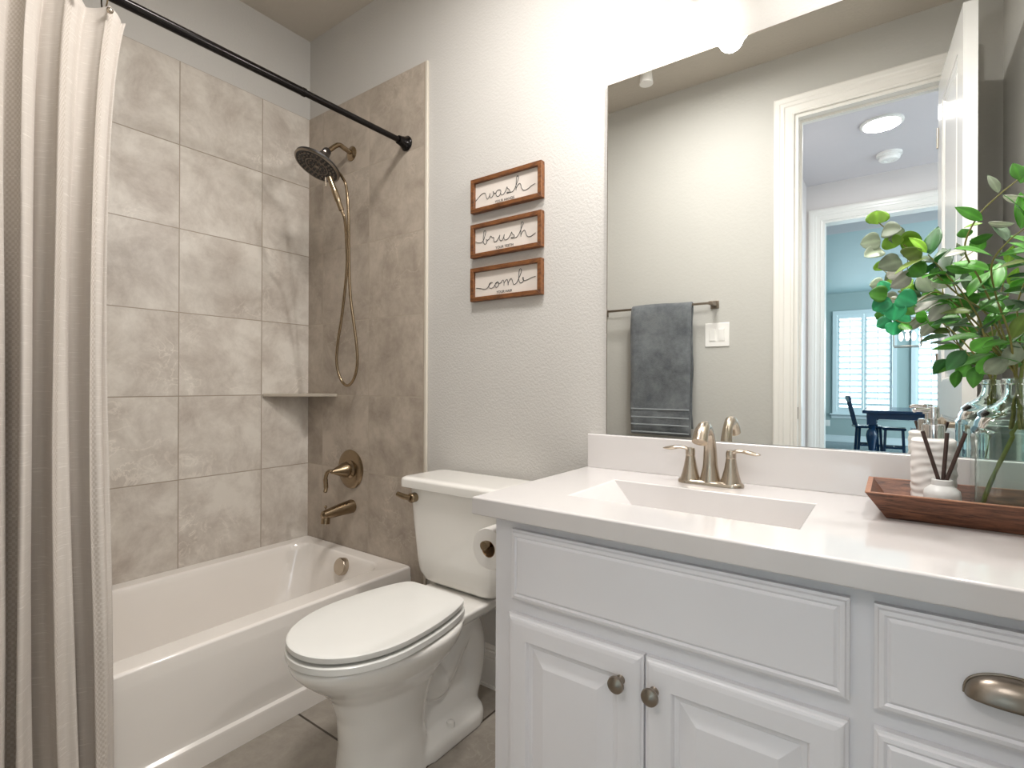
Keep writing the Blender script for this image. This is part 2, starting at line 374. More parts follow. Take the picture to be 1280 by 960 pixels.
# baseboard behind the toilet
def base_prof(y0, sgn, h=0.15):
    return [(y0, 0), (y0+sgn*0.018, 0), (y0+sgn*0.018, 0.010), (y0+sgn*0.015, 0.012), (y0+sgn*0.015, h-0.05), (y0+sgn*0.012, h-0.045), (y0+sgn*0.014, h-0.038), (y0+sgn*0.012, h-0.022), (y0+sgn*0.008, h-0.018), (y0+sgn*0.010, h-0.010), (y0+sgn*0.004, h), (y0, h)]
def baseboard(name, x0, x1, y0, sgn, h=0.15):
    p = base_prof(y0, sgn, h)
    return struct(name, MB().loft([[(x0, a, b) for a, b in p], [(x1, a, b) for a, b in p]]), 'trim')
baseboard('baseboard_back', -1.508, -0.735, YB, -1)
baseboard('baseboard_front', XL+0.8, DX0-0.09, 0, 1)
# casings around door openings, mitred profile swept round three sides
def casing(name, x0, x1, z1, y, sgn, wd=0.092, mat='trim', th=0.02, wall_t=0.1):
    prof = [(0, 0), (0, 0.011), (0.010, 0.013), (0.014, 0.010), (0.040, 0.012), (0.046, 0.016), (0.060, 0.016), (0.066, 0.019), (0.085, 0.020), (wd, 0.016), (wd, 0)]
    def ring(cx, cz, dx, dz): return [(cx+dx*a, y+sgn*b, cz+dz*a) for a, b in prof]
    m = MB().loft([ring(x0, 0, -1, 0), ring(x0, z1, -1, 1), ring(x1, z1, 1, 1), ring(x1, 0, 1, 0)])
    return struct(name, m, mat)
casing('trim_2', DX0, DX1-0.005, DZ, 0.0, 1)
casing('trim_3', DX0, DX1, DZ, -0.1, -1)
jam = MB().box(DX0, DX0+0.018, -0.1, 0, 0, DZ).box(DX1-0.003, DX1+0.0, -0.1, 0, 0, DZ).box(DX0+0.018, DX1-0.003, -0.1, 0, DZ-0.018, DZ)
jam.box(DX0+0.018, DX0+0.03, -0.075, -0.045, 0, DZ-0.0185).box(DX0+0.03, DX1-0.003, -0.075, -0.045, DZ-0.030, DZ-0.0185)
struct('trim_4', jam, 'trim')
# hall
struct('floor_hall', MB().box(HX0-0.1, HX1+0.1, HY-0.12, -0.1, -0.1, 0), 'dfloor')
struct('ceiling_hall', MB().box(HX0-0.1, HX1+0.1, HY-0.12, -0.1, ZC, ZC+0.1), 'hallceil')
struct('wall_hall_left', MB().box(HX0-0.1, HX0, HY, -0.1, 0, ZC), 'hall')
OX0, OX1 = -0.475, 0.50
struct('wall_hall_end', MB().box(HX0-1.5, OX0, HY-0.12, HY, 0, ZC).box(OX1, HX1+2.5, HY-0.12, HY, 0, ZC).box(OX0, OX1, HY-0.12, HY, 2.478, ZC), 'hall')
casing('trim_5', OX0, OX1, 2.478, HY, 1, wd=0.10)
struct('trim_6', MB().box(OX0, OX0+0.018, HY-0.12, HY, 0, 2.478).box(OX0+0.018, OX1-0.018, HY-0.12, HY, 2.46, 2.478).box(OX1-0.018, OX1, HY-0.12, HY, 0, 2.478), 'trim')
baseboard('baseboard_hall', HX0, OX0-0.1, HY, 1, 0.13)
# dining room beyond
DYF = 3 - 12.057; DXL, DXR, DZC = -3.2, 4.2, 2.905
struct('floor_dining', MB().box(DXL, DXR, DYF-0.1, HY-0.12, -0.1, 0), 'dfloor')
struct('ceiling_dining', MB().box(DXL, DXR, DYF, 3-6.84, DZC, DZC+0.1), 'diningceil')
struct('ceiling_soffit', MB().box(DXL, DXR, 3-6.84, HY-0.12, ZC, ZC+0.2), 'hallceil')
struct('wall_dining_left', MB().box(DXL-0.1, DXL, DYF-0.1, HY-0.12, 0, 3.0), 'dining')
W1 = (-0.945, 0.075, 0.55, 2.555); W2 = (0.285, 1.30, 0.55, 2.555)
fwm = MB()
fwm.box(DXL, W1[0]+0.05, DYF-0.12, DYF, 0, 3.0).box(W1[1]-0.05, W2[0]+0.05, DYF-0.12, DYF, 0, 3.0).box(W2[1]-0.05, DXR, DYF-0.12, DYF, 0, 3.0)
for W in (W1, W2): fwm.box(W[0]+0.05, W[1]-0.05, DYF-0.12, DYF, 0, W[2]+0.05).box(W[0]+0.05, W[1]-0.05, DYF-0.12, DYF, W[3]-0.05, 3.0)
struct('wall_dining_end', fwm, 'dining')
struct('baseboard_dining', MB().box(DXL, DXR, DYF, DYF+0.016, 0, 0.13).box(DXL, DXR, DYF, DYF+0.020, 0.108, 0.13), 'shutter', bevel=0.003)
for k, W in enumerate((W1, W2)):
    x0, x1, z0, z1 = W
    m = MB()
    m.box(x0, x0+0.07, DYF, DYF+0.03, z0, z1).box(x1-0.07, x1, DYF, DYF+0.03, z0, z1).box(x0+0.07, x1-0.07, DYF, DYF+0.03, z1-0.07, z1).box(x0+0.07, x1-0.07, DYF, DYF+0.03, z0, z0+0.05)
    wnd = bpy.data.objects.new('window_%d' % (k+1), None); C.objects.link(wnd); wnd.location = ((x0+x1)/2, DYF, z0); wnd['kind'] = 'structure'
    mk('window_frame', m, 'shutter', wnd, smooth=False)
    mk('window_sill', MB().box(x0-0.04, x1+0.04, DYF, DYF+0.09, z0-0.02, z0+0.005).box(x0-0.02, x1+0.02, DYF, DYF+0.02, z0-0.09, z0-0.02), 'shutter', wnd, bevel=0.005)
    mk('window_pane', MB().box(x0+0.05, x1-0.05, DYF-0.10, DYF-0.095, z0+0.05, z1-0.05), 'pane', wnd, smooth=False)
    mid = (x0+x1)/2
    for (a, b) in ((x0+0.07, mid), (mid, x1-0.07)):
        p = MB(); st = 0.045; fy0, fy1 = DYF-0.02, DYF+0.01
        p.box(a+0.001, a+st, fy0, fy1, z0+0.05, z1-0.07).box(b-st, b-0.001, fy0, fy1, z0+0.05, z1-0.07).box(a+st, b-st, fy0, fy1, z0+0.05, z0+0.13).box(a+st, b-st, fy0, fy1, z1-0.15, z1-0.07)
        nz_ = 15; h0, h1 = z0+0.13, z1-0.15
        for i in range(nz_):
            zc = h0 + (i+0.5)*(h1-h0)/nz_; ang = math.radians(30); hw = 0.045
            dy, dz = hw*math.cos(ang), hw*math.sin(ang); t = 0.004
            r = [(DYF-0.005-dy, zc-dz-t), (DYF-0.005+dy, zc+dz-t), (DYF-0.005+dy, zc+dz+t), (DYF-0.005-dy, zc-dz+t)]
            p.loft([[(a+st, y_, z_) for y_, z_ in r], [(b-st, y_, z_) for y_, z_ in r]])
        p.box((a+b)/2-0.006, (a+b)/2+0.006, DYF+0.035, DYF+0.045, h0+0.05, h1-0.03)
        mk('shutter_panel', p, 'shutter', wnd, smooth=False)

# ------------------------------------------------------------------ bathtub
TX0, TX1, TZ = XT, -1.590, 0.355
t = thing('bathtub', 'cream white alcove bathtub below the tiled walls', 'bathtub', (-1.96, 0.75, 0))
ys0, ys1 = 0.002, YT-0.001
cx, cy = (TX0+TX1)/2, (ys0+ys1)/2; hx, hy = (TX1-TX0)/2 - 0.0005, (ys1-ys0)/2
icx = cx - 0.012
m = MB()
def br_(x0, x1, y0, y1, z, r): return srect((x0+x1)/2, (y0+y1)/2, (x1-x0)/2, (y1-y0)/2, z, r, 8)
rings = [srect(cx, cy, hx, hy, TZ-0.045, 0.004, 8), srect(cx, cy, hx, hy, TZ-0.010, 0.006, 8), srect(cx, cy, hx-0.003, hy-0.002, TZ-0.003, 0.010, 8), srect(cx, cy, hx-0.010, hy-0.006, TZ, 0.012, 8)]
for (a, b, c_, d, z_, r_) in ((-2.262, -1.672, 0.095, 1.432, TZ-0.001, 0.09), (-2.254, -1.682, 0.106, 1.424, TZ-0.008, 0.09), (-2.246, -1.690, 0.12, 1.416, TZ-0.030, 0.09), (-2.225, -1.712, 0.17, 1.375, 0.18, 0.11), (-2.195, -1.740, 0.22, 1.33, 0.08, 0.12), (-2.15, -1.78, 0.28, 1.27, 0.055, 0.10)): rings.append(br_(a, b, c_, d, z_, r_))
m.loft(rings, cap0=False, cap1=True)
mk('basin', m, 'tub', t, angle=60)
# apron: face with the stepped kick along the floor
pr = [(TX1-0.0006, TZ-0.045), (TX1-0.001, TZ-0.060), (TX1-0.014, 0.092), (TX1-0.012, 0.078), (TX1-0.004, 0.070), (TX1-0.002, 0.062), (TX1-0.002, 0.0), (TX1-0.05, 0.0), (TX1-0.05, TZ-0.045)]
mk('apron', MB().loft([[(a, ys0, b) for a, b in pr], [(a, ys1, b) for a, b in pr]]), 'tub', t, angle=25)
ov = MB().lathe([(0.030, 0), (0.037, 0.004), (0.037, 0.026), (0.034, 0.031), (0.0, 0.032)], (-1.93, 1.417, 0.302), (0.0, -1, 0.22))
mk('overflow_dial', ov, 'nickel', t, label='brushed nickel overflow dial')

# ------------------------------------------------------------------ corner shelf
sh = MB(); zz = 1.052
tri = [(XT, YT), (XT, 1.262), (XT+0.010, 1.256), (-2.092, YT-0.012), (-2.090, YT)]
sh.loft([[(a, b, zz-0.014) for a, b in tri], [(a, b, zz) for a, b in tri]])
tag(mk('corner_shelf', sh, 'shelf', bevel=0.003, origin=(XT, YT, zz)), 'thin triangular stone shelf in the tiled shower corner', 'shelf')

# ------------------------------------------------------------------ curtain rod, curtain and rings
RX, RZ = -1.626, 2.093
t = thing('curtain_rod', 'black shower curtain rod crossing above the bathtub', 'curtain rod', (RX, 0.0, RZ))
mk('outer_tube', MB().tube([(RX, 0.03, RZ), (RX, 1.02, RZ)], 0.0135, 20).tube([(RX, 1.015, RZ), (RX, 1.025, RZ)], 0.0145, 20), 'rod', t)
mk('inner_tube', MB().tube([(RX, 1.02, RZ), (RX, 1.46, RZ)], 0.0115, 20), 'rod', t)
for s_, y_ in ((-1, YT), (1, 0.0)):
    mk('flange', MB().lathe([(0.030, 0), (0.031, 0.006), (0.024, 0.014), (0.019, 0.034), (0.017, 0.048), (0.013, 0.05)], (RX, y_, RZ), (0, s_, 0)), 'rod', t)
def cloth(u, v):         # u along the gathered width, v from the top hem to the floor
    y0, y1 = 0.03, 0.478
    uu = u + 0.020*math.sin(2*PI*u*1.7+0.6) + 0.012*math.sin(2*PI*u*3.1+2.0*v)*v
    ph = 2*PI*(7.4*uu + 0.62) + 0.5*math.sin(2.6*v+3*u)*v
    k = int((7.4*uu+0.62)//1)
    amp = (0.015 + 0.011*min(1, v*2.2))*(1+0.25*math.sin(2.4*k+1.0)) 
    lean = 0.092*min(1, v/0.75)        # hangs outside the tub
    sn = math.sin(ph); sn = math.copysign(abs(sn)**0.85, sn)
    x = RX + 0.012 + lean + amp*sn + 0.007*v**0.5*math.sin(2.37*ph+5*v+1) + 0.0025*math.sin(13*v+31*u) + 0.004*v*math.sin(5.3*ph)
    y = y0 + (y1-y0)*u + 0.010*math.sin(2*ph+0.9+0.8*v)*(0.4+0.6*v) + 0.030*math.exp(-v*11)*u + 0.004*math.sin(6*v+9*u)
    y -= 0.010*math.sin(PI*v)*u + 0.16*lean*u
    pin = math.exp(-v*16)
    z = 2.052 - 0.016*pin*(0.5-0.5*math.cos(ph-0.5*PI)) - v*(2.052-0.022)
    return (x, y, z)
m = MB().grid(cloth, 260, 90)
curt = mk('shower_curtain', m, 'linen', solid=0.0015, angle=180, fixn=False, origin=(RX, 0.25, 0.02))
uvl = curt.data.uv_layers.new(name='UVMap')
nv = 91
for lp in curt.data.loops:
    i, j = divmod(lp.vertex_index, nv); uvl.data[lp.index].uv = (i/260*1.8, j/90*2.0)
tag(curt, 'gathered beige linen shower curtain hanging from the black rod', 'shower curtain')
ry = [0.462, 0.398, 0.325, 0.25]
words_ = ['nearest the free edge of the linen curtain', 'second from the free edge of the linen curtain', 'third from the free edge of the linen curtain', 'fourth from the free edge of the linen curtain']
for k in range(4):
    y_ = ry[k]; rg = MB(); pts = [(RX+0.024*math.cos(a)+0.004, y_, RZ-0.012+0.034*math.sin(a)) for a in [math.radians(d) for d in range(-75, 256, 15)]]
    rg.tube(pts, 0.0018, 8)
    r_ = thing('curtain_ring', 'metal roller hook with a ball, ' + words_[k], 'curtain ring', (RX, y_, RZ), 0, 'hooks along the curtain rod')
    mk('hook_wire', rg, 'bronze', r_)
    mk('ball', MB().sphere((RX+0.030+0.012, y_, 2.030), 0.0075), 'nickel', r_)
    mk('front_wire', MB().tube(spline([pts[0], (RX+0.020, y_, 2.040), (RX+0.040, y_, 2.030)], 4), 0.0016, 8), 'bronze', r_)

# ------------------------------------------------------------------ shower head
t = thing('shower_fixture', 'dark round shower head with handheld wand and hose on the tile', 'shower head', (-1.996, YT, 2.151))
fl = Vector((-1.99, YT, 2.145)); el = fl + Vector((0, -0.075, 0.012)); dv = fl + Vector((0.0, -0.135, -0.045))
mk('wall_flange', MB().lathe([(0.033, 0), (0.033, 0.004), (0.022, 0.010), (0.012, 0.013)], fl, (0, -1, 0)), 'bronze', t)
mk('arm', MB().tube(spline([fl, fl+Vector((0,-0.04,0.01)), el, dv], 6), 0.0105, 14), 'bronze', t)
hc = at(396, 208, 1.262); hn = Vector((-0.10, -0.42, -0.90)).normalized()
mk('diverter', MB().tube([dv+(-dv+hc)*-0.10, dv+(hc-dv)*0.25], [0.019, 0.021], 16).tube([dv+(hc-dv)*0.2, hc-hn*0.03], [0.022, 0.03], 16), 'black', t)
mk('diverter_lever', MB().tube([dv+Vector((0,-0.01,-0.015)), dv+Vector((0.045,-0.035,-0.015))], [0.006, 0.004], 10), 'nickel', t)
R0 = 0.094
hd = mk('head', MB().lathe([(0.018, -0.045), (0.035, -0.034), (0.075, -0.022), (R0, -0.012), (R0, -0.004), (R0-0.004, 0.0), (0.0, 0.0)], hc, hn, 48), 'black', t)
mk('rim', MB().lathe([(R0-0.001, -0.006), (R0+0.0015, -0.002), (R0-0.002, 0.002), (R0-0.006, 0.002), (R0-0.006, -0.002)], hc, hn, 48, False, False), 'nickel_dk', hd)
u_ = hn.orthogonal().normalized(); w_ = hn.cross(u_)
nz = MB()
for rr_, n_, s_ in ((0.018, 8, 0.0035), (0.034, 14, 0.0035), (0.058, 20, 0.0045), (0.074, 26, 0.0045)):
    for j in range(n_):
        a = 2*PI*j/n_; nz.sphere(hc + (u_*math.cos(a)+w_*math.sin(a))*rr_ + hn*0.001, s_, 8)
nz.lathe([(0.044, 0), (0.044, 0.003), (0.048, 0.003), (0.048, 0)], hc, hn, 40, False, False)
nz.lathe([(0.0, 0), (0.010, 0), (0.010, 0.003), (0.0, 0.003)], hc, hn, 20)
mk('nozzles', nz, 'nozzle', hd)
mk('spray_lever', MB().tube([hc + (at(407,222,1.22)-hc)*1.0, at(407, 233, 1.22)], 0.0035, 8), 'nickel', t)
wt = [at(412, 222, 1.25), at(418, 238, 1.262), at(423, 252, 1.275), at(427, 263, 1.285)]
mk('hand_wand', MB().tube(spline(wt, 6), [0.011]*6+[0.0125]*6+[0.0105]*7, 16), 'bronze', t)
hp = [wt[-1], at(431, 275, 1.30), at(433, 300, 1.34), at(433.5, 335, 1.37), at(428, 390, 1.40), at(422, 430, 1.42), at(421, 455, 1.43), at(426, 474, 1.44), at(434, 482, 1.445), at(442, 474, 1.445), at(446.5, 455, 1.44), at(445, 425, 1.43), at(438, 370, 1.41), at(436, 320, 1.395), at(435.5, 270, 1.375), at(433, 235, 1.36), at(428, 222, 1.355), at(421, 213, 1.36)]
mk('hose', MB().tube(spline(hp, 8), 0.0062, 12), 'bronze', t)

# ------------------------------------------------------------------ valve and spout
vc = Vector((-1.985, YT, 0.712))
t = thing('shower_valve', 'round brushed shower valve plate with lever above the tub spout', 'shower valve', vc)
mk('plate', MB().lathe([(0.086, 0), (0.088, 0.005), (0.080, 0.011), (0.055, 0.014), (0.040, 0.012), (0.030, 0.02), (0.030, 0.03)], vc, (0, -1, 0), 48), 'bronze', t)
mk('cone', MB().lathe([(0.034, 0.026), (0.034, 0.040), (0.010, 0.095), (0.008, 0.104), (0, 0.106)], vc, (0, -1, 0), 32), 'bronze', t)
lp_ = vc + Vector((0, -0.100, 0.0))
mk('lever', MB().tube(spline([lp_+Vector((0,0.006,0.002)), lp_+Vector((-0.016,-0.010,0.0)), lp_+Vector((-0.030,-0.012,-0.03)), lp_+Vector((-0.030,-0.010,-0.07)), lp_+Vector((-0.026,-0.018,-0.092))], 6), [0.007]*7+[0.0085]*6+[0.010]*6+[0.0085]*5+[0.005], 12), 'bronze', t)
sc_ = Vector((-1.975, YT, 0.545))
t = thing('tub_spout', 'brushed metal tub spout with a small diverter knob', 'tub spout', sc_)
mk('body', MB().tube([sc_, sc_+Vector((0,-0.006,0)), sc_+Vector((0,-0.06,-0.004)), sc_+Vector((0,-0.12,-0.010)), sc_+Vector((0,-0.150,-0.014)), sc_+Vector((0,-0.158,-0.016))], [0.029, 0.031, 0.027, 0.022, 0.019, 0.010], 24)
   .tube([sc_+Vector((0,-0.136,-0.014)), sc_+Vector((0,-0.140,-0.050))], [0.018, 0.019], 20), 'bronze', t)
mk('diverter_knob', MB().tube([sc_+Vector((0,-0.138,0.0)), sc_+Vector((0,-0.138,0.018))], 0.003, 8).sphere(sc_+Vector((0,-0.138,0.022)), 0.0065, 12), 'bronze', t)

# ------------------------------------------------------------------ toilet
TC = -1.178
t = thing('toilet', 'white two-piece toilet between the tub and the vanity', 'toilet', (TC, 1.15, 0))
def oval(z, yf, yb, hw, pf=2.0, pb=2.6, n=56, ym=None, cut=None):
    ym = ym if ym is not None else yb - (yb-yf)*0.40
    out = []
    for j in range(n):
        a = 2*PI*j/n; c_, s_ = math.cos(a), math.sin(a); p = pf if s_ < 0 else pb
        x = TC + hw*math.copysign(abs(c_)**(2/p), c_); L = (ym-yf) if s_ < 0 else (yb-ym)
        yy = ym + L*math.copysign(abs(s_)**(2/p), s_)
        if cut: yy = -math.log(math.exp(-55*(yy-1)) + math.exp(-55*(cut+0.008-1)))/55 + 1
        out.append((x, yy, z))
    return out
bw = MB()
bw.loft([oval(0.0, 0.855, 1.13, 0.108, 2.3, 3), oval(0.03, 0.858, 1.12, 0.104, 2.3, 3), oval(0.12, 0.862, 1.11, 0.100), oval(0.20, 0.855, 1.12, 0.103), oval(0.26, 0.835, 1.15, 0.114), oval(0.295, 0.805, 1.18, 0.135), oval(0.325, 0.770, 1.20, 0.158),
         oval(0.350, 0.744, 1.22, 0.172), oval(0.372, 0.726, 1.23, 0.180), oval(0.388, 0.720, 1.235, 0.182), oval(0.394, 0.726, 1.23, 0.177)])
# rear deck below the tank
def deck(z, hw, y0, y1, r=0.03): return srect(TC, (y0+y1)/2, hw, (y1-y0)/2, z, r, 6)
bw.loft([deck(0.325, 0.060, 1.12, 1.36), deck(0.350, 0.110, 1.14, 1.42), deck(0.372, 0.132, 1.16, 1.45), deck(0.397, 0.140, 1.17, 1.465), deck(0.400, 0.136, 1.17, 1.46)])
bw.loft([deck(0.350, 0.110, 1.05, 1.30), deck(0.372, 0.122, 1.05, 1.30), deck(0.396, 0.126, 1.05, 1.30), deck(0.399, 0.122, 1.05, 1.30)])
# trapway running down to the foot
bw.tube(spline([(TC, 1.05, 0.30), (TC, 1.14, 0.20), (TC, 1.20, 0.19), (TC, 1.26, 0.26), (TC, 1.315, 0.30), (TC, 1.35, 0.24), (TC, 1.35, 0.15), (TC, 1.32, 0.07), (TC, 1.31, 0.0)], 6), [0.075]*12+[0.068]*37, 20)
bw.box(TC-0.045, TC+0.045, 1.03, 1.36, 0.02, 0.34)
bw.loft([srect(TC, 1.20, 0.112, 0.17, 0.0, 0.08, 8), srect(TC, 1.20, 0.112, 0.17, 0.030, 0.08, 8), srect(TC, 1.20, 0.106, 0.162, 0.044, 0.07, 8), srect(TC, 1.20, 0.066, 0.14, 0.066, 0.05, 8), srect(TC, 1.20, 0.05, 0.12, 0.12, 0.05, 8)])
bo = mk('bowl', bw, 'porcelain', t, angle=180)
rm = bo.modifiers.new('remesh', 'REMESH'); rm.mode = 'VOXEL'; rm.voxel_size = 0.0055; rm.use_smooth_shade = True
sm = bo.modifiers.new('smooth', 'SMOOTH'); sm.iterations = 6; sm.factor = 0.6
def so(z, d): return oval(z, 0.720+d, 1.33-d, 0.1785-d, 2.05, 2.0, 72, 0.945, 1.212-d)
mk('seat', MB().loft([so(0.398, 0.005), so(0.401, 0.0), so(0.416, 0.0), so(0.420, 0.005)]), 'seat', t, angle=50)
mk('lid', MB().loft([so(0.4255, 0.007), so(0.429, 0.003), so(0.441, 0.003), so(0.4445, 0.009), so(0.447, 0.07)]), 'seat', t, angle=50)
for sx in (-1, 1):
    mk('hinge', MB().lathe([(0.011, 0), (0.011, 0.05)], (TC+sx*0.075-0.025, 1.215, 0.418), (1, 0, 0), 16).box(TC+sx*0.075-0.02, TC+sx*0.075+0.02, 1.195, 1.222, 0.398, 0.430), 'seat', t)
    mk('bumper', MB().box(TC+sx*0.10-0.008, TC+sx*0.10+0.008, 0.86, 0.88, 0.392, 0.4265), 'seat', t)
    mk('bolt_cap', MB().lathe([(0.014, 0), (0.014, 0.012), (0.011, 0.020), (0, 0.023)], (TC+sx*0.084, 1.190, 0.044), (0, 0, 1), 20), 'porcelain', t)
ty0, ty1 = 1.288, 1.482
def tk(z, hw, f, r=0.045): return srect(TC, (f+ty1)/2, hw, (ty1-f)/2, z, r, 7)
mk('tank', MB().loft([tk(0.404, 0.125, 1.325, 0.03), tk(0.408, 0.150, 1.312), tk(0.420, 0.170, 1.300), tk(0.445, 0.184, 1.292), tk(0.50, 0.192, 1.287), tk(0.60, 0.202, 1.281), tk(0.738, 0.214, 1.275)]), 'porcelain', t, angle=40)
def tl_(z, d, r=0.03): return srect(TC, (1.258+ty1+0.004)/2, 0.236-d, (ty1+0.004-1.258)/2-d, z, r, 7)
mk('tank_lid', MB().loft([tl_(0.736, 0.006), tl_(0.739, 0.0), tl_(0.762, 0.0), tl_(0.769, 0.003), tl_(0.773, 0.012), tl_(0.774, 0.03)]), 'porcelain', t, angle=50)
fy = 1.277
lv = Vector((TC-0.165, fy, 0.705))
fl_ = mk('flush_lever', MB().lathe([(0.0155, 0), (0.017, 0.004), (0.017, 0.022), (0.014, 0.026), (0.0, 0.026)], lv, (0, -1, 0), 20), 'bronze', t, label='brushed metal flush lever')
mk('lever_arm', MB().tube([lv+Vector((0.0,-0.022,0.0)), lv+Vector((-0.025,-0.030,0.003)), lv+Vector((-0.055,-0.034,0.010))], [0.010, 0.011, 0.0085], 12), 'bronze', fl_)

# ------------------------------------------------------------------ vanity cabinet
VX0, VX1, VF = -0.744, XR-0.001, 0.963
t = thing('vanity_cabinet', 'white raised-panel vanity cabinet under the sink top', 'cabinet', (-0.2, 1.2, 0))
body = MB().box(VX0, VX0+0.018, VF+0.018, YB-0.001, 0.0, 0.799).box(VX1-0.018, VX1, VF+0.018, YB-0.001, 0.0, 0.799).box(VX0+0.018, VX1-0.018, VF+0.1, YB-0.001, 0.10, 0.115)
mk('side_panels', body, 'cab', t, bevel=0.001)
ff = MB()
for (a, b, c0, c1) in ((VX0, -0.66, 0, 0.799), (-0.10, 0.03, 0.1, 0.799), (0.24, VX1, 0, 0.799), (-0.66, -0.10, 0.73, 0.799), (0.03, 0.24, 0.73, 0.799), (-0.66, -0.10, 0.56, 0.64), (0.03, 0.24, 0.58, 0.64), (-0.66, 0.24, 0.10, 0.15), (-0.41, -0.35, 0.15, 0.56), (0.03, 0.24, 0.33, 0.38)):
    ff.box(a, b, VF, VF+0.018, c0, c1)
mk('face_frame', ff, 'cab', t, smooth=False)
mk('toe_kick', MB().box(-0.66, 0.24, VF+0.07, VF+0.085, 0, 0.10), 'cab', t, smooth=False)
def panel(x0, x1, z0, z1, prof):
    """nested rectangles: (inset, depth of the face behind VF)"""
    m = MB(); rings = []
    for ins, y in prof: rings.append([(x0+ins, y, z0+ins), (x1-ins, y, z0+ins), (x1-ins, y, z1-ins), (x0+ins, y, z1-ins)])
    return m.loft(rings, True, True)
yb = VF-0.0005
PD = [(0, yb), (0, yb-0.012), (0.004, yb-0.014), (0.006, yb-0.0175), (0.012, yb-0.0185), (0.016, yb-0.0155), (0.020, yb-0.0185), (0.021, yb-0.019)]
PDOOR = [(0, yb), (0, yb-0.011), (0.004, yb-0.013), (0.006, yb-0.0165), (0.010, yb-0.018), (0.018, yb-0.019), (0.050, yb-0.019), (0.052, yb-0.0175), (0.055, yb-0.011), (0.062, yb-0.0105), (0.064, yb-0.0095), (0.094, yb-0.0175), (0.096, yb-0.018)]
mk('false_drawer_front', panel(-0.690, -0.051, 0.618, 0.775, PD), 'cab', t, smooth=False)
for x0, x1, kx in ((-0.698, -0.3795, -0.423), (-0.3755, -0.052, -0.356)):
    d = mk('door', panel(x0, x1, 0.12, 0.586, PDOOR), 'cab', t, smooth=False)
    mk('knob', MB().lathe([(0.009, 0), (0.008, 0.002), (0.0058, 0.008), (0.0065, 0.013), (0.0145, 0.018), (0.0165, 0.022), (0.0155, 0.027), (0.009, 0.031), (0, 0.032)], (kx, yb-0.019, 0.529), (0, -1, 0), 28), 'nickel_dk', d, label='dark brushed nickel knob')
def cup(cx, cz, yb2):
    W_, H_, D_ = 0.049, 0.034, 0.026; m = MB(); nu, nv2 = 28, 12
    def fn(u, v):
        a = PI*u; b = PI/2*v
        return (cx - W_*math.cos(a)*(math.cos(b)**0.8 if v < 1 else 0.0), yb2 - D_*math.sin(b)*(math.sin(a)**0.6), cz + H_*math.cos(b)*math.sin(a))
    def shell(u, v):      # u across, v from the mounting edge out to the open lip
        a = PI*u; s_ = math.sin(a)
        x = cx - W_*math.cos(a); top = H_*(s_**0.7)
        b = PI/2*v
        return (x, yb2 - D_*(s_**0.6)*math.sin(b), cz - 0.010 + top*math.cos(b))
    m.grid(shell, nu, nv2); return m
drz = ((0.618, 0.775), (0.385, 0.589), (0.12, 0.372))
for k, (z0, z1) in enumerate(drz):
    d = mk('drawer', panel(-0.020, 0.280, z0, z1, PD), 'cab', t, smooth=False)
    cz = (z0+z1)/2 - 0.004
    cp = mk('cup_pull', cup(0.131, cz, yb-0.019), 'nickel_dk', d, solid=0.002, angle=180, label='dark brushed nickel cup pull')
    mk('pull_flange', MB().tube([(0.131-0.050*math.cos(a), yb-0.0205, cz-0.010+0.0355*(math.sin(a)**0.7 if math.sin(a) > 0 else 0)) for a in [PI*j/24 for j in range(25)]], 0.0018, 8), 'nickel_dk', d)

# ------------------------------------------------------------------ vanity top with sunken basin
t = thing('vanity_countertop', 'glossy white vanity top with a sunken rectangular sink', 'countertop', (-0.2, 1.2, 0.84))
CX0, CX1, CY0, CY1, CZ = -0.786, XR-0.001, 0.925, YB-0.001, 0.84
BX0, BX1, BY0, BY1 = -0.612, -0.136, 1.072, 1.322
m = MB()
def rect(x0, x1, y0, y1, z): return [(x0, y0, z), (x1, y0, z), (x1, y1, z), (x0, y1, z)]
m.loft([rect(CX0+0.002, CX1, CY0+0.002, CY1, CZ-0.041), rect(CX0, CX1, CY0, CY1, CZ-0.038), rect(CX0, CX1, CY0, CY1, CZ-0.005), rect(CX0+0.0015, CX1, CY0+0.0015, CY1, CZ-0.0015), rect(CX0+0.005, CX1, CY0+0.005, CY1, CZ),
        rect(BX0-0.004, BX1+0.004, BY0-0.004, BY1+0.004, CZ), rect(BX0, BX1, BY0, BY1, CZ-0.003), rect(BX0+0.10, BX1-0.015, BY0+0.015, BY1-0.016, CZ-0.112), rect(BX0+0.12, BX1-0.04, BY0+0.04, BY1-0.04, CZ-0.120)], cap0=False, cap1=True)
mk('slab', m, 'counter', t, angle=50)
mk('drain', MB().lathe([(0.022, 0), (0.022, 0.003), (0.016, 0.005), (0, 0.005)], (-0.373, 1.20, CZ-0.120), (0, 0, 1), 24), 'nickel', t)
mk('backsplash', MB().box(-0.779, CX1, 1.478, CY1, CZ-0.001, 0.945), 'counter', t, bevel=0.003)

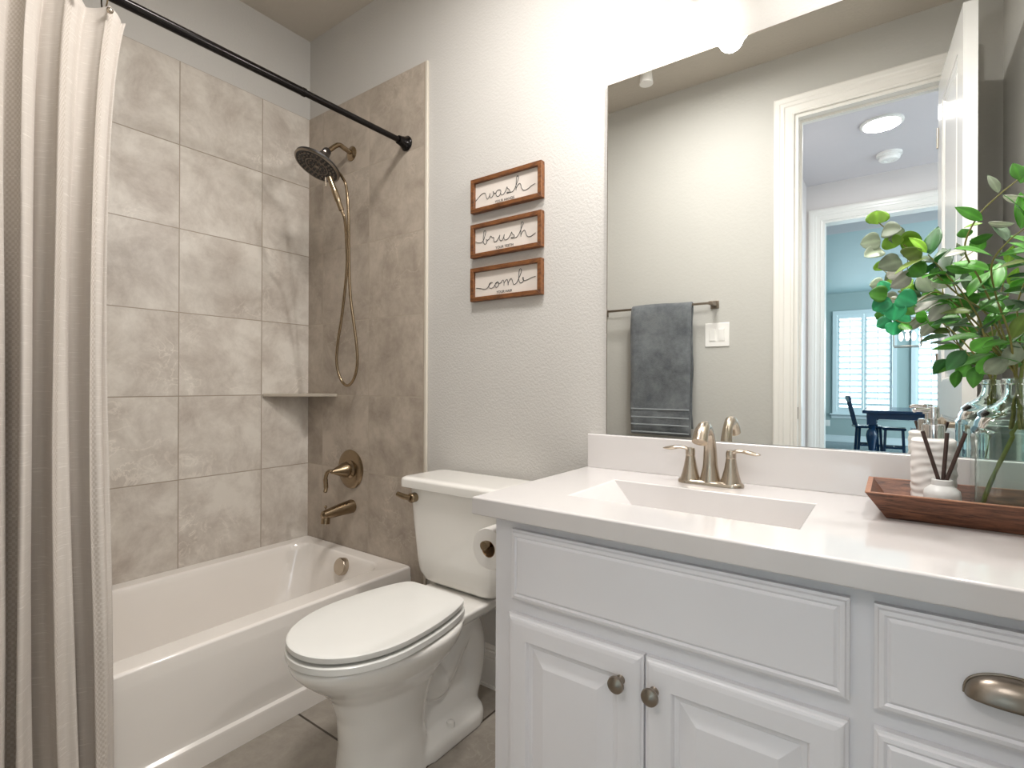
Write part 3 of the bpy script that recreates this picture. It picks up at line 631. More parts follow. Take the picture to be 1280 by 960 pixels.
# ------------------------------------------------------------------ faucet
FX, FY, FZ = -0.384, 1.412, 0.84
t = thing('faucet', 'brushed nickel two-handle faucet behind the sink', 'faucet', (FX, FY, FZ))
bp = MB()
def fr(z, d): return srect(FX, FY, 0.083-d, 0.027-d, FZ+z, 0.027, 8)
bp.loft([fr(0.0005, 0), fr(0.006, 0.0), fr(0.010, 0.003), fr(0.013, 0.008)])
mk('base_plate', bp, 'nickel', t, angle=50)
for sx in (-1, 1):
    hx_ = FX + sx*0.0515
    h = mk('handle_post', MB().lathe([(0.0265, 0.006), (0.0255, 0.012), (0.021, 0.026), (0.0165, 0.045), (0.0132, 0.064), (0.0125, 0.0705), (0.0115, 0.072), (0.0125, 0.0735), (0.0125, 0.086), (0.011, 0.092), (0, 0.094)], (hx_, FY, FZ), (0, 0, 1), 32), 'nickel', t)
    b = Vector((hx_, FY, FZ+0.084))
    pts = spline([b+Vector((sx*0.002, 0, 0)), b+Vector((sx*0.014, -0.002, 0.0075)), b+Vector((sx*0.034, -0.004, 0.0080)), b+Vector((sx*0.055, -0.007, 0.0045)), b+Vector((sx*0.071, -0.009, 0.0035))], 6)
    n_ = len(pts); rr_ = [0.0115 - 0.003*math.sin(PI*min(1, i/n_*1.3)) if i < n_*0.5 else 0.0105*max(0.25, 1-((i/n_-0.5)/0.52)**2.5) for i in range(n_)]
    mk('handle_lever', MB().tube(pts, rr_, 16, flat=0.55), 'nickel', h)
sp = spline([(FX, FY, FZ+0.008), (FX, FY, FZ+0.05), (FX, FY-0.003, FZ+0.10), (FX, FY-0.018, FZ+0.137), (FX, FY-0.050, FZ+0.154), (FX, FY-0.078, FZ+0.142), (FX, FY-0.094, FZ+0.118)], 7)
n_ = len(sp); rr_ = []
for i in range(n_):
    q = i/(n_-1); rr_.append(0.0265*(1-q/0.16)+0.0185*(q/0.16) if q < 0.16 else (0.0185-0.0055*(q-0.16)/0.34 if q < 0.5 else 0.013+0.006*(q-0.5)/0.5))
mk('spout', MB().tube(sp, rr_, 24), 'nickel', t)
mk('lift_rod', MB().tube([(FX, FY+0.022, FZ+0.01), (FX, FY+0.022, FZ+0.055)], 0.0025, 8).lathe([(0.003, 0), (0.007, 0.004), (0.008, 0.010), (0, 0.013)], (FX, FY+0.022, FZ+0.052), (0, 0, 1), 14), 'nickel', t)

# ------------------------------------------------------------------ mirror
mr = thing('mirror', 'large frameless wall mirror above the backsplash', 'mirror', (-0.17, YB, 0.95))
mk('glass_sheet', MB().box(-0.720, XR-0.012, YB-0.0065, YB-0.0005, 0.946, 2.033), 'mirror', mr, smooth=False)
mk('edge', MB().box(-0.7215, -0.7195, YB-0.0068, YB-0.0004, 0.946, 2.0345).box(-0.7215, XR-0.012, YB-0.0068, YB-0.0004, 2.033, 2.0345), 'nickel_dk', mr, smooth=False)

# ------------------------------------------------------------------ vanity light above the mirror
t = thing('vanity_light', 'two-shade vanity lamp above the mirror', 'lamp', (-0.17, YB, 2.22))
mk('back_bar', MB().box(-0.47, 0.13, YB-0.022, YB-0.0005, 2.20, 2.26), 'nickel', t, bevel=0.006)
for vx in VANX:
    mk('arm', MB().tube(spline([(vx, YB-0.02, 2.23), (vx, YB-0.09, 2.255), (vx, 1.36, 2.245)], 5), 0.008, 12).lathe([(0.02, 0), (0.024, 0.02), (0.02, 0.03)], (vx, 1.36, 2.225), (0, 0, 1), 20), 'nickel', t)
    sh_ = mk('shade', MB().lathe([(0.024, 0.100), (0.034, 0.092), (0.042, 0.05), (0.047, 0.0)], (vx, 1.36, 2.130), (0, 0, 1), 28, False, False), 'lampglass', t, solid=0.003, angle=180)
# ------------------------------------------------------------------ unseen flush ceiling lamp, added for fill light (above the tub and toilet)
t = thing('added_fill_lamp', 'small flush dome fill lamp added on the bathroom ceiling', 'lamp', (-0.80, 0.75, ZC))
mk('base', MB().lathe([(0.22, 0), (0.22, -0.02), (0.205, -0.03)], (-0.80, 0.75, ZC), (0, 0, 1), 32), 'nickel', t)
mk('diffuser', MB().lathe([(0.205, -0.030), (0.19, -0.045), (0.0, -0.05)], (-0.80, 0.75, ZC), (0, 0, 1), 32, False, True), 'lampon', t)
# little spotlight / sprinkler on ceiling seen in the mirror
cp_ = at(809, 107, 2.70); cxy = Vector((cp_.x, 3-2.70, 0))
tag(mk('ceiling_fixture', MB().lathe([(0.028, 0), (0.034, -0.055), (0.036, -0.075), (0.0, -0.075)], (cxy.x, cxy.y, ZC), (0, 0, 1), 24), 'plate', origin=(cxy.x, cxy.y, ZC)), 'small white tapered ceiling fixture reflected at the mirror top', 'ceiling fixture')

# ------------------------------------------------------------------ wooden signs
signs = [('wash', (0.7575, 0.633), (590, 205), 'YOUR HANDS', [
    [(62,708),(110,650),(170,580),(220,548),(250,555),(265,600),(280,652),(300,655),(325,610),(342,550),(335,590),(340,625),(365,635),(395,590),(408,535),(395,515),(405,545),(430,550),(455,540)],
    [(540,490),(500,485),(465,510),(450,560),(465,600),(500,605),(530,570),(545,505),(540,550),(560,580),(600,560),(640,490),(660,430),(665,450),(700,480),(715,510),(690,540),(655,547),(662,530),(700,530),(760,520),(800,470),(840,370),(875,270),(865,220),(843,240),(832,330),(827,420),(830,495)],
    [(832,460),(860,400),(895,365),(920,390),(930,440),(960,485),(1000,490),(1060,460),(1120,405),(1190,365)]]),
  ('brush', (0.590, 0.4665), (590, 265), 'YOUR TEETH', [
    [(70,560),(110,580),(170,578),(215,535),(245,440),(260,370),(240,350),(222,380),(212,480),(215,560),(240,608),(268,590),(280,540),(265,512),(285,530),(320,515),(345,460),(360,455),(375,480),(405,478),(412,500),(410,540),(435,562),(470,540),(505,480),(525,430),(515,490),(530,530),(560,535),(590,490),(607,420),(600,490),(620,520),(660,515),(700,470),(735,400),(747,375),(755,405),(790,430),(795,460),(770,490),(735,492),(745,478),(790,482),(840,470),(890,400),(930,300),(965,215),(950,185),(927,210),(920,330),(920,462)],
    [(923,430),(950,370),(985,340),(1005,370),(1025,430),(1060,462),(1110,455),(1150,425),(1195,390)]]),
  ('comb', (0.4285, 0.3055), (590, 322), 'YOUR HAIR', [
    [(80,575),(150,580),(235,598),(290,570),(330,510),(360,470),(385,470)],
    [(385,475),(355,468),(325,500),(320,550),(350,575),(400,560),(440,500),(480,455),(445,480),(435,530),(460,558),(495,530),(505,480),(480,452),(500,482),(540,475),(570,430),(590,425),(600,470),(602,530),(605,480),(640,420),(665,415),(675,460),(680,520),(685,470),(715,410),(740,395),(760,430),(775,490),(800,505),(840,470),(880,390),(925,280),(925,215),(897,220),(882,300),(880,400),(895,460),(930,475),(965,440),(972,385),(955,370),(952,400),(985,430),(1050,410),(1120,375),(1195,352)]])]
SX0, SX1, SYF = -1.270, -0.957, 1.478
def text_mesh(txt, size, font_loc):
    cu = bpy.data.curves.new('text_curve', 'FONT'); cu.body = txt; cu.size = size; cu.align_x = 'CENTER'; cu.extrude = 0.0002
    o = bpy.data.objects.new('text_tmp', cu); C.objects.link(o)
    dg = bpy.context.evaluated_depsgraph_get(); me = bpy.data.meshes.new_from_object(o.evaluated_get(dg))
    mb = MB(); mb.v = [Vector((v.co.x, -v.co.z, v.co.y)) + Vector(font_loc) for v in me.vertices]; mb.f = [tuple(p.vertices) for p in me.polygons]
    bpy.data.objects.remove(o); bpy.data.curves.remove(cu); bpy.data.meshes.remove(me); return mb
for k, (wd, (zt, zb), (ox, oy), small, strokes) in enumerate(signs):
    z1, z0 = zt+CAMZ, zb+CAMZ
    pos = ('top', 'middle', 'bottom')[k]
    t = thing('framed_sign', 'brown wood-framed sign reading %s, %s of the three' % (wd, pos), 'sign', ((SX0+SX1)/2, YB, z0), 0, 'framed signs on the wall')
    fwid = 0.0155
    m = MB(); y0, y1 = SYF, YB-0.0005
    for q in ([(SX0,z0),(SX1,z0),(SX1-fwid,z0+fwid),(SX0+fwid,z0+fwid)], [(SX1,z0),(SX1,z1),(SX1-fwid,z1-fwid),(SX1-fwid,z0+fwid)], [(SX1,z1),(SX0,z1),(SX0+fwid,z1-fwid),(SX1-fwid,z1-fwid)], [(SX0,z1),(SX0,z0),(SX0+fwid,z0+fwid),(SX0+fwid,z1-fwid)]):
        m.loft([[(a, y0, b) for a, b in q], [(a, y1, b) for a, b in q]])
    mk('frame', m, 'frame', t, bevel=0.0012)
    pb = mk('board', MB().box(SX0+fwid*0.8, SX1-fwid*0.8, SYF+0.012, YB-0.001, z0+fwid*0.8, z1-fwid*0.8), 'paper', t, smooth=False)
    lt = MB()
    for st in strokes:
        pts = [at(ox+a/15.06, oy+b/15.06, SYF+0.011) for a, b in st]
        for p in pts: p.x = min(max(p.x, SX0+fwid), SX1-fwid)
        lt.tube(spline(pts, 5), 0.0010, 6)
    mk('script_lettering', lt, 'ink', t)
    mk('small_lettering', text_mesh(small, 0.0135, ((SX0+SX1)/2-0.006, SYF+0.0112, z0+fwid+0.006)), 'ink', t, smooth=False)

# ------------------------------------------------------------------ toilet paper
t = thing('paper_holder', 'brushed metal toilet paper holder on the cabinet side', 'paper holder', (VX0, 1.06, 0.71))
mk('post', MB().lathe([(0.022, 0), (0.022, 0.006), (0.010, 0.012), (0.009, 0.046), (0.011, 0.053)], (VX0, 1.125, 0.708), (-1, 0, 0), 20), 'bronze', t)
mk('bar', MB().tube([(VX0-0.053, 1.13, 0.708), (VX0-0.053, 0.992, 0.708)], 0.0085, 16).lathe([(0.0085, 0), (0.0115, 0.002), (0.0115, 0.012), (0, 0.013)], (VX0-0.053, 0.994, 0.708), (0, -1, 0), 16), 'bronze', t)
t = thing('toilet_paper', 'white toilet paper roll beside the vanity cabinet', 'toilet paper', (VX0-0.053, 1.05, 0.697))
rc = (VX0-0.053, 1.0, 0.6962)
mk('roll', MB().lathe([(0.0205, 0), (0.0495, 0), (0.0505, 0.003), (0.0505, 0.099), (0.0495, 0.102), (0.0205, 0.102), (0.0205, 0)], rc, (0, 1, 0), 48, False, False), 'tp', t)
mk('core', MB().lathe([(0.0205, 0.0), (0.0205, 0.102), (0.0190, 0.102), (0.0190, 0.0), (0.0205, 0.0)], rc, (0, 1, 0), 32, False, False), 'card', t)

# ------------------------------------------------------------------ tray
TZ0 = CZ + 0.0008
t = thing('tray', 'dark carved wooden tray on the right of the vanity top', 'tray', (0.18, 1.34, TZ0))
bx0, bx1, by0, by1 = -0.008, 0.345, 1.262, 1.408; f_ = 0.034; hh = 0.052
m = MB().loft([rect(bx0, bx1, by0, by1, TZ0), rect(bx0-f_, bx1+0.016, by0-f_, by1+f_, TZ0+hh), rect(bx0-f_+0.009, bx1+0.008, by0-f_+0.009, by1+f_-0.009, TZ0+hh), rect(bx0+0.006, bx1-0.005, by0+0.006, by1-0.006, TZ0+0.010)])
mk('tray_body', m, 'tray', t, smooth=False)
m = MB().loft([rect(bx0-f_, bx1+0.016, by0-f_, by1+f_, TZ0+hh-0.0008), rect(bx0-f_, bx1+0.016, by0-f_, by1+f_, TZ0+hh+0.0008), rect(bx0-f_+0.009, bx1+0.008, by0-f_+0.009, by1+f_-0.009, TZ0+hh+0.0008), rect(bx0-f_+0.009, bx1+0.008, by0-f_+0.009, by1+f_-0.009, TZ0+hh-0.0008)], False, False)
mk('rim', m, 'trayrim', t, smooth=False, label='paler brown wooden rim')
TF = TZ0 + 0.0105

# ------------------------------------------------------------------ soap dispenser
sx_, sy_ = 0.070, 1.385
t = thing('soap_dispenser', 'white rippled soap dispenser with a nickel pump in the tray', 'soap dispenser', (sx_, sy_, TF))
def rip(z, r): 
    return [(sx_ + r*math.cos(a)*(1+0.10*abs(math.sin(2*a))**1.5), sy_ + r*math.sin(a)*(1+0.10*abs(math.sin(2*a))**1.5), z) for a in (2*PI*j/48 for j in range(48))]
rings = [rip(TF, 0.034)]
zt_ = 0.992; nn = 60
for i in range(nn+1):
    q = i/nn; z = TF+0.003+(zt_-TF-0.008)*q
    ring = []
    for j in range(48):
        a = 2*PI*j/48; w0 = 0.0008*math.sin(q*2*PI*8 + 1.6*math.sin(2*a+1) + 1.3*math.sin(3*a+q*7)) + 0.0004*math.sin(q*31+4*a); rr = 0.0370*(1+0.10*abs(math.sin(2*a))**1.5) + w0
        ring.append((sx_+rr*math.cos(a), sy_+rr*math.sin(a), z))
    rings.append(ring)
rings += [rip(zt_-0.002, 0.035), rip(zt_, 0.032), rip(zt_, 0.014)]
mk('bottle_body', MB().loft(rings), 'ceramic', t, angle=50)
pc = MB().lathe([(0.019, 0), (0.019, 0.026), (0.0175, 0.029), (0.010, 0.029), (0.0055, 0.030), (0.0055, 0.040), (0.0095, 0.041), (0.0095, 0.062), (0.008, 0.065), (0, 0.065)], (sx_, sy_, zt_), (0, 0, 1), 32)
mk('pump', pc, 'chrome', t, label='shiny nickel pump')
mk('nozzle', MB().tube([(sx_, sy_, zt_+0.058), (sx_-0.028, sy_-0.012, zt_+0.059), (sx_-0.034, sy_-0.014, zt_+0.056)], [0.0055, 0.0045, 0.004], 12), 'chrome', t)
# ------------------------------------------------------------------ reed diffuser
dx_, dy_ = 0.079, 1.302
DF = TF
t = thing('diffuser_jar', 'small white round diffuser jar holding brown reeds', 'jar', (dx_, dy_, DF))
mk('jar_body', MB().lathe([(0.025, 0), (0.028, 0.003), (0.029, 0.010), (0.029, 0.040), (0.0275, 0.048), (0.020, 0.055), (0.0165, 0.058), (0.0165, 0.068), (0.0145, 0.0695), (0.0125, 0.068), (0.0125, 0.02), (0, 0.02)], (dx_, dy_, DF), (0, 0, 1), 40), 'ceramicg', t, angle=45)
rd = [((-0.030, 0.004, 0.160), 'leaning left out of the white jar'), ((0.008, 0.012, 0.158), 'standing upright at the back of the white jar'), ((0.034, 0.000, 0.160), 'leaning right out of the white jar')]
for (ex, ey, ez), wd in rd:
    b0 = Vector((dx_ - ex*0.22, dy_ - ey*0.2, DF+0.022)); e0 = Vector((dx_+ex, dy_+ey, DF+ez))
    tag(mk('diffuser_reed', MB().tube([b0, e0], 0.0034, 12), 'reed', origin=tuple(b0)), 'thick brown reed ' + wd, 'reed', 'reeds in the diffuser jar')
# ------------------------------------------------------------------ glass bottle
gx, gy = 0.188, 1.341; GZ = TF
t = thing('glass_bottle', 'large pale green square glass bottle holding the branches', 'bottle', (gx, gy, GZ))
def gr(z, h, r): return srect(gx, gy, h, h, z, r, 7)
def circ(z, r): return gr(z, r, r*0.999)
out_ = [gr(GZ, 0.052, 0.022), gr(GZ+0.004, 0.059, 0.025), gr(GZ+0.012, 0.0615, 0.026), gr(GZ+0.020, 0.0616, 0.026), gr(GZ+0.158, 0.0616, 0.026), gr(GZ+0.165, 0.0615, 0.026), gr(GZ+0.182, 0.0505, 0.027), gr(GZ+0.197, 0.053, 0.032), gr(GZ+0.208, 0.043, 0.035), circ(GZ+0.216, 0.031), circ(GZ+0.225, 0.0225), circ(GZ+0.236, 0.0185), circ(GZ+0.252, 0.0178), circ(GZ+0.254, 0.0215), circ(GZ+0.262, 0.0215), circ(GZ+0.264, 0.0195)]
in_ = [circ(GZ+0.264, 0.0160), circ(GZ+0.250, 0.0150), circ(GZ+0.236, 0.0158), circ(GZ+0.224, 0.0195), circ(GZ+0.214, 0.0275), gr(GZ+0.205, 0.040, 0.032), gr(GZ+0.194, 0.0498, 0.029), gr(GZ+0.180, 0.0562, 0.025), gr(GZ+0.163, 0.0583, 0.024), gr(GZ+0.156, 0.0584, 0.024), gr(GZ+0.024, 0.0584, 0.024), gr(GZ+0.016, 0.0583, 0.024), gr(GZ+0.008, 0.054, 0.022)]
mk('bottle_body', MB().loft(out_ + in_), 'glass', t, angle=60)

# ------------------------------------------------------------------ eucalyptus branches
PAL = {'g': (92, 168, 56), 'd': (62, 126, 62), 'b': (152, 204, 66), 's': (172, 186, 158), 'w': (218, 220, 206), 't': (58, 176, 116), 'o': (136, 160, 82), 'k': (110, 138, 108)}
def branch(name, label, path, leaves, r0=0.0022, mat='stem', thick=None):
    t = thing(name, label, 'branch', tuple(path[0]), 0, 'eucalyptus branches in the glass bottle')
    pts = spline(path, 8); n = len(pts)
    mk('stem', MB().tube(pts, [r0*(1-0.55*i/n) for i in range(n)] if not thick else thick(n), 8), mat, t)
    fm = MB(); cols = []
    def leaf(base, d, nrm, L, Wd, col, cup_=0.15, rnd=0.0):
        d = d.normalized(); nrm = (nrm - d*nrm.dot(d)).normalized(); sd = d.cross(nrm)
        nu, nv_ = 10, 6; b = len(fm.v)
        for i in range(nu+1):
            q = i/nu
            wq = Wd*0.5*(math.sin(PI*q**(0.85 if rnd < 0.5 else 0.75))**(0.85 if rnd < 0.5 else 0.55))
            for j in range(nv_+1):
                s_ = 2*j/nv_-1
                fm.v.append(base + d*(L*q + 0.004) + sd*(s_*wq) + nrm*(cup_*(abs(s_)**1.3)*wq*0.9 - 0.22*L*(q-0.15)**2*(1 if cup_ > 0 else -1)))
        for i in range(nu):
            for j in range(nv_):
                fm.f.append((b+i*(nv_+1)+j, b+(i+1)*(nv_+1)+j, b+(i+1)*(nv_+1)+j+1, b+i*(nv_+1)+j+1))
        c0 = lin(PAL[col]); k = 0.6+0.6*random.random()
        for i in range(nu+1):
            for j in range(nv_+1):
                q = k*(1.35 if j == nv_//2 else 1.0)
                cols.append((min(1, c0[0]*q), min(1, c0[1]*q), min(1, c0[2]*q), 1))
    leaves(leaf, pts)
    fo = mk('foliage', fm, 'leaf', t, fixn=False, angle=180)
    ca = fo.data.color_attributes.new('leafcol', 'FLOAT_COLOR', 'POINT')
    for i, c_ in enumerate(cols): ca.data[i].color = c_
    m_ = fo.modifiers.new('solid', 'SOLIDIFY'); m_.thickness = 0.0006
    return t
def L3(lst, rnd=0.0):
    """explicit leaves measured as (base px, tip px, width, depth y of base and tip, colour, roll)"""
    def fn(leaf, pts):
        for (bx, by_, tx, ty, wd, Y0, Y1, col, roll) in lst:
            a = at(bx, by_, Y0); b = at(tx, ty, Y1); d = b-a; view = (Vector((0, 0, CAMZ)) - (a+b)*0.5).normalized()
            n = (view - d.normalized()*view.dot(d.normalized())).normalized(); n = Matrix.Rotation(math.radians(roll), 3, d.normalized()) @ n
            leaf(a, d, n, d.length, wd, col, 0.22, rnd)
    return fn
neck = Vector((gx, gy, GZ+0.262))
def inside(dx, dy, zb=0.165): return [Vector((gx+dx*1.8, gy+dy*1.8, GZ+zb)), Vector((gx+dx, gy+dy, GZ+0.215)), Vector((gx-dx*0.3, gy-dy*0.3, GZ+0.265))]
# left-reaching branch with the round silvery cluster
pA = inside(0.004, 0.002) + [at(1240, 400, 1.32), at(1195, 366, 1.29), at(1165, 338, 1.27), at(1130, 306, 1.25), at(1098, 278, 1.24)]
branch('eucalyptus_branch', 'branch reaching farthest left, tipped with round silvery leaves', pA, L3([
    (1097, 283, 1096, 265, 0.040, 1.24, 1.24, 'b', 10), (1100, 290, 1122, 286, 0.034, 1.24, 1.22, 's', -30), (1104, 300, 1079, 304, 0.036, 1.24, 1.23, 's', 15), (1108, 302, 1130, 288, 0.034, 1.24, 1.25, 's', 20),
    (1106, 312, 1084, 318, 0.034, 1.24, 1.22, 's', 40), (1120, 312, 1112, 296, 0.036, 1.25, 1.24, 'b', 0), (1122, 308, 1150, 300, 0.052, 1.25, 1.25, 'b', 20), (1128, 322, 1148, 314, 0.04, 1.25, 1.23, 'o', 30),
    (1130, 326, 1102, 332, 0.040, 1.25, 1.23, 's', 25), (1132, 334, 1110, 344, 0.038, 1.25, 1.26, 'w', 35), (1138, 330, 1152, 342, 0.036, 1.25, 1.24, 'g', 0), (1140, 340, 1118, 358, 0.034, 1.255, 1.24, 'w', -40),
    (1145, 342, 1172, 330, 0.020, 1.255, 1.26, 'd', 55)], 1.0))
pB = inside(-0.003, 0.003) + [at(1235, 420, 1.33), at(1200, 385, 1.32), at(1170, 365, 1.31), at(1140, 380, 1.30), at(1112, 372, 1.30)]
branch('eucalyptus_branch', 'low branch with bright turquoise-green round leaves at its left tip', pB, L3([
    (1110, 368, 1101, 353, 0.026, 1.30, 1.30, 't', 0), (1112, 370, 1090, 366, 0.036, 1.30, 1.29, 'g', 20), (1116, 372, 1093, 386, 0.036, 1.30, 1.30, 't', 10), (1120, 368, 1142, 378, 0.040, 1.30, 1.29, 't', 0),
    (1122, 376, 1116, 398, 0.042, 1.30, 1.30, 't', 15), (1128, 378, 1143, 392, 0.03, 1.30, 1.31, 'g', 30), (1168, 366, 1152, 344, 0.040, 1.31, 1.31, 's', 10), (1170, 364, 1182, 336, 0.040, 1.31, 1.30, 'w', 40),
    (1172, 368, 1146, 386, 0.030, 1.31, 1.29, 'w', 35), (1176, 370, 1152, 374, 0.034, 1.31, 1.33, 'g', 10), (1186, 378, 1164, 398, 0.030, 1.315, 1.30, 'w', 20), (1190, 380, 1222, 372, 0.036, 1.32, 1.31, 'g', 20),
    (1196, 384, 1168, 382, 0.034, 1.32, 1.34, 'g', -30)], 0.6))
# branch rising to the upper right with narrow leaves
pC = inside(0.002, -0.004) + [at(1248, 400, 1.30), at(1225, 350, 1.26), at(1206, 312, 1.24), at(1220, 274, 1.23), at(1246, 246, 1.22), at(1276, 222, 1.21)]
branch('eucalyptus_branch', 'tall branch climbing past the door reflection to the top leaves', pC, L3([
    (1249, 244, 1238, 219, 0.016, 1.22, 1.22, 's', 35), (1250, 245, 1282, 250, 0.024, 1.22, 1.20, 'w', 60), (1276, 228, 1268, 205, 0.020, 1.21, 1.21, 'g', 20), (1274, 232, 1288, 205, 0.024, 1.21, 1.22, 'g', 10),
    (1231, 277, 1198, 259, 0.020, 1.23, 1.22, 'g', 20), (1232, 279, 1208, 282, 0.010, 1.23, 1.24, 'b', 60), (1232, 278, 1262, 282, 0.018, 1.23, 1.21, 'w', 55), (1208, 300, 1204, 288, 0.024, 1.24, 1.24, 'g', 20),
    (1208, 302, 1240, 296, 0.022, 1.24, 1.25, 'g', 40), (1210, 314, 1184, 318, 0.018, 1.24, 1.23, 'w', 60)]))
def fan(seed, nodes, Lm=0.058, Wm=0.026, cols='gggdbsko', spread=1.0, start=0.42):
    rnd_ = random.Random(seed)
    def fn(leaf, pts):
        n = len(pts)
        for k in range(nodes):
            i = int(n*(start + (1-start)*k/(nodes-0.999))); i = min(i, n-2)
            p = pts[i]; tg = (pts[i+1]-pts[i-1]).normalized(); o = tg.orthogonal().normalized(); a0 = k*PI/2 + rnd_.uniform(-0.5, 0.5)
            for s_ in (0, PI):
                dd = (Matrix.Rotation(a0+s_, 3, tg) @ o)
                d = (dd*0.9*spread + tg*rnd_.uniform(0.25, 0.8) + Vector((0, 0, rnd_.uniform(-0.25, 0.1)))).normalized()
                nr = (tg + Vector((0, -0.5, 0.6)) + dd*0.1).normalized()
                if p.y + d.y*0.06 > YB-0.03: continue
                leaf(p, d, nr, Lm*rnd_.uniform(0.75, 1.25), Wm*rnd_.uniform(0.8, 1.25), rnd_.choice(cols), rnd_.uniform(0.1, 0.3), 0.0)
        leaf(pts[-1], (pts[-1]-pts[-3]), Vector((0, -0.7, 0.7)), Lm*0.7, Wm*0.8, 'b', 0.2, 0.0)
    return fn
def both(a, b):
    def fn(leaf, pts): a(leaf, pts); b(leaf, pts)
    return fn
pD = inside(-0.005, -0.002) + [at(1236, 430, 1.29), at(1222, 395, 1.27), at(1200, 362, 1.26), at(1180, 340, 1.25), at(1160, 318, 1.24)]
branch('eucalyptus_branch', 'leafy branch slanting up left between the two tips of round leaves', pD, both(fan(3, 7, 0.060, 0.026, 'ggdgok', start=0.50), L3([(1176, 332, 1162, 346, 0.014, 1.25, 1.25, 'g', 20), (1178, 333, 1215, 340, 0.020, 1.25, 1.24, 'g', 40)])))
pE = inside(0.005, -0.003) + [at(1262, 420, 1.28), at(1245, 370, 1.25), at(1240, 330, 1.22), at(1262, 300, 1.20), at(1290, 280, 1.19)]
branch('eucalyptus_branch', 'upright leafy branch nearest the viewer, bending to the right edge', pE, fan(11, 8, 0.062, 0.027, 'gdggok', start=0.42))
pF = inside(0.003, 0.005) + [at(1275, 420, 1.34), at(1272, 380, 1.34), at(1290, 330, 1.33), at(1300, 290, 1.33)]
branch('eucalyptus_branch', 'upright dark branch at the back against the right wall', pF, fan(23, 7, 0.06, 0.028, 'gdgdkk', start=0.42))
pG = inside(-0.002, 0.004) + [at(1255, 450, 1.33), at(1238, 430, 1.31), at(1215, 405, 1.30), at(1202, 380, 1.30), at(1190, 350, 1.31)]
branch('eucalyptus_branch', 'short low branch drooping broad leaves beside the bottle neck', pG, both(fan(31, 5, 0.058, 0.030, 'gdggk', start=0.50), L3([
    (1208, 436, 1185, 460, 0.030, 1.30, 1.29, 'd', 10), (1212, 440, 1238, 425, 0.034, 1.30, 1.28, 'g', 20), (1222, 470, 1242, 446, 0.036, 1.31, 1.30, 'g', 30), (1228, 468, 1258, 448, 0.034, 1.31, 1.30, 's', 15), (1222, 455, 1216, 482, 0.026, 1.32, 1.31, 'g', 10), (1258, 460, 1272, 430, 0.034, 1.31, 1.30, 's', 25)])))
# the thick green stem standing in the bottle
pH = [Vector((gx-0.052, gy-0.008, GZ+0.012)), Vector((gx-0.036, gy-0.006, GZ+0.07)), Vector((gx-0.012, gy-0.002, GZ+0.135)), Vector((gx+0.004, gy, GZ+0.19)), Vector((gx+0.006, gy, GZ+0.262)), at(1282, 430, 1.33), at(1292, 370, 1.32), at(1310, 320, 1.31)]
branch('eucalyptus_branch', 'thickest green stem, curving down through the glass bottle', pH, fan(41, 5, 0.062, 0.03, 'gdgk', start=0.62), 0.0042, 'stemthick')

# ------------------------------------------------------------------ towel bar, towel, switch on the wall opposite
t = thing('towel_bar', 'square-ended brushed metal towel bar reflected in the mirror', 'towel bar', (-1.1, 0, 1.54))
BZ = 1.543
mk('bar', MB().box(-1.46, -0.785, 0.072, 0.084, BZ-0.006, BZ+0.006), 'nickel_dk', t, bevel=0.001)
for x_ in (-1.45, -0.79):
    mk('post', MB().box(x_-0.022, x_+0.022, 0.0005, 0.010, BZ-0.022, BZ+0.022).box(x_-0.012, x_+0.012, 0.010, 0.086, BZ-0.010, BZ+0.010), 'nickel_dk', t, bevel=0.002)
t = thing('towel', 'folded dark grey towel over the towel bar, seen in mirror', 'towel', (-1.065, 0.078, BZ))
def twl(x0, x1, yc, zb_f, zb_b, th):
    m = MB(); rings = []
    nx = 14
    path = [(0.020, zb_f)]
    k = 16
    prof = []
    for i in range(k+1): prof.append((0.024+0.004*math.sin(i*0.9), zb_f + (BZ-0.004-zb_f)*i/k))
    for a in (30, 60, 90, 120, 150): prof.append((0.019*math.cos(math.radians(a)), BZ+0.002+0.017*math.sin(math.radians(a))))
    for i in range(k+1): prof.append((-0.024-0.003*math.sin(i*0.8), BZ-0.004 - (BZ-0.004-zb_b)*i/k))
    inner = []
    for (a, b) in reversed(prof): inner.append((a*0.45, min(b, BZ+0.008) if abs(a) < 0.02 else b))
    sec = prof + inner
    for i in range(nx+1):
        q = i/nx; x = x0+(x1-x0)*q
        rings.append([(x + 0.004*math.sin(z_*17), yc + a*(1+0.10*math.sin(q*9+z_*6)), z_ + 0.003*math.sin(q*5)) for a, z_ in sec])
    return m.loft(rings)
mk('cloth', twl(-1.238, -0.893, 0.078, 0.815, 0.86, 0.02), 'towel', t, angle=180)
for zq in (0.825, 0.868, 0.910, 0.956):
    mk('band', MB().box(-1.234, -0.897, 0.092, 0.1085, zq, zq+0.009), 'towelband', t, bevel=0.002)
t = thing('light_switch', 'white double rocker light switch beside the door casing', 'light switch', (-0.7775, 0, 1.376))
mk('plate', MB().box(-0.842, -0.713, 0.0003, 0.006, 1.311, 1.442), 'plate', t, bevel=0.003)
for x_ in (-0.802, -0.754):
    mk('rocker', MB().box(x_-0.0165, x_+0.0165, 0.006, 0.0095, 1.343, 1.410).loft([[(x_-0.014, 0.0095, 1.346), (x_+0.014, 0.0095, 1.346), (x_+0.014, 0.0095, 1.407), (x_-0.014, 0.0095, 1.407)], [(x_-0.013, 0.0098, 1.348), (x_+0.013, 0.0098, 1.348), (x_+0.013, 0.013, 1.405), (x_-0.013, 0.013, 1.405)]]), 'plate', t, bevel=0.001)
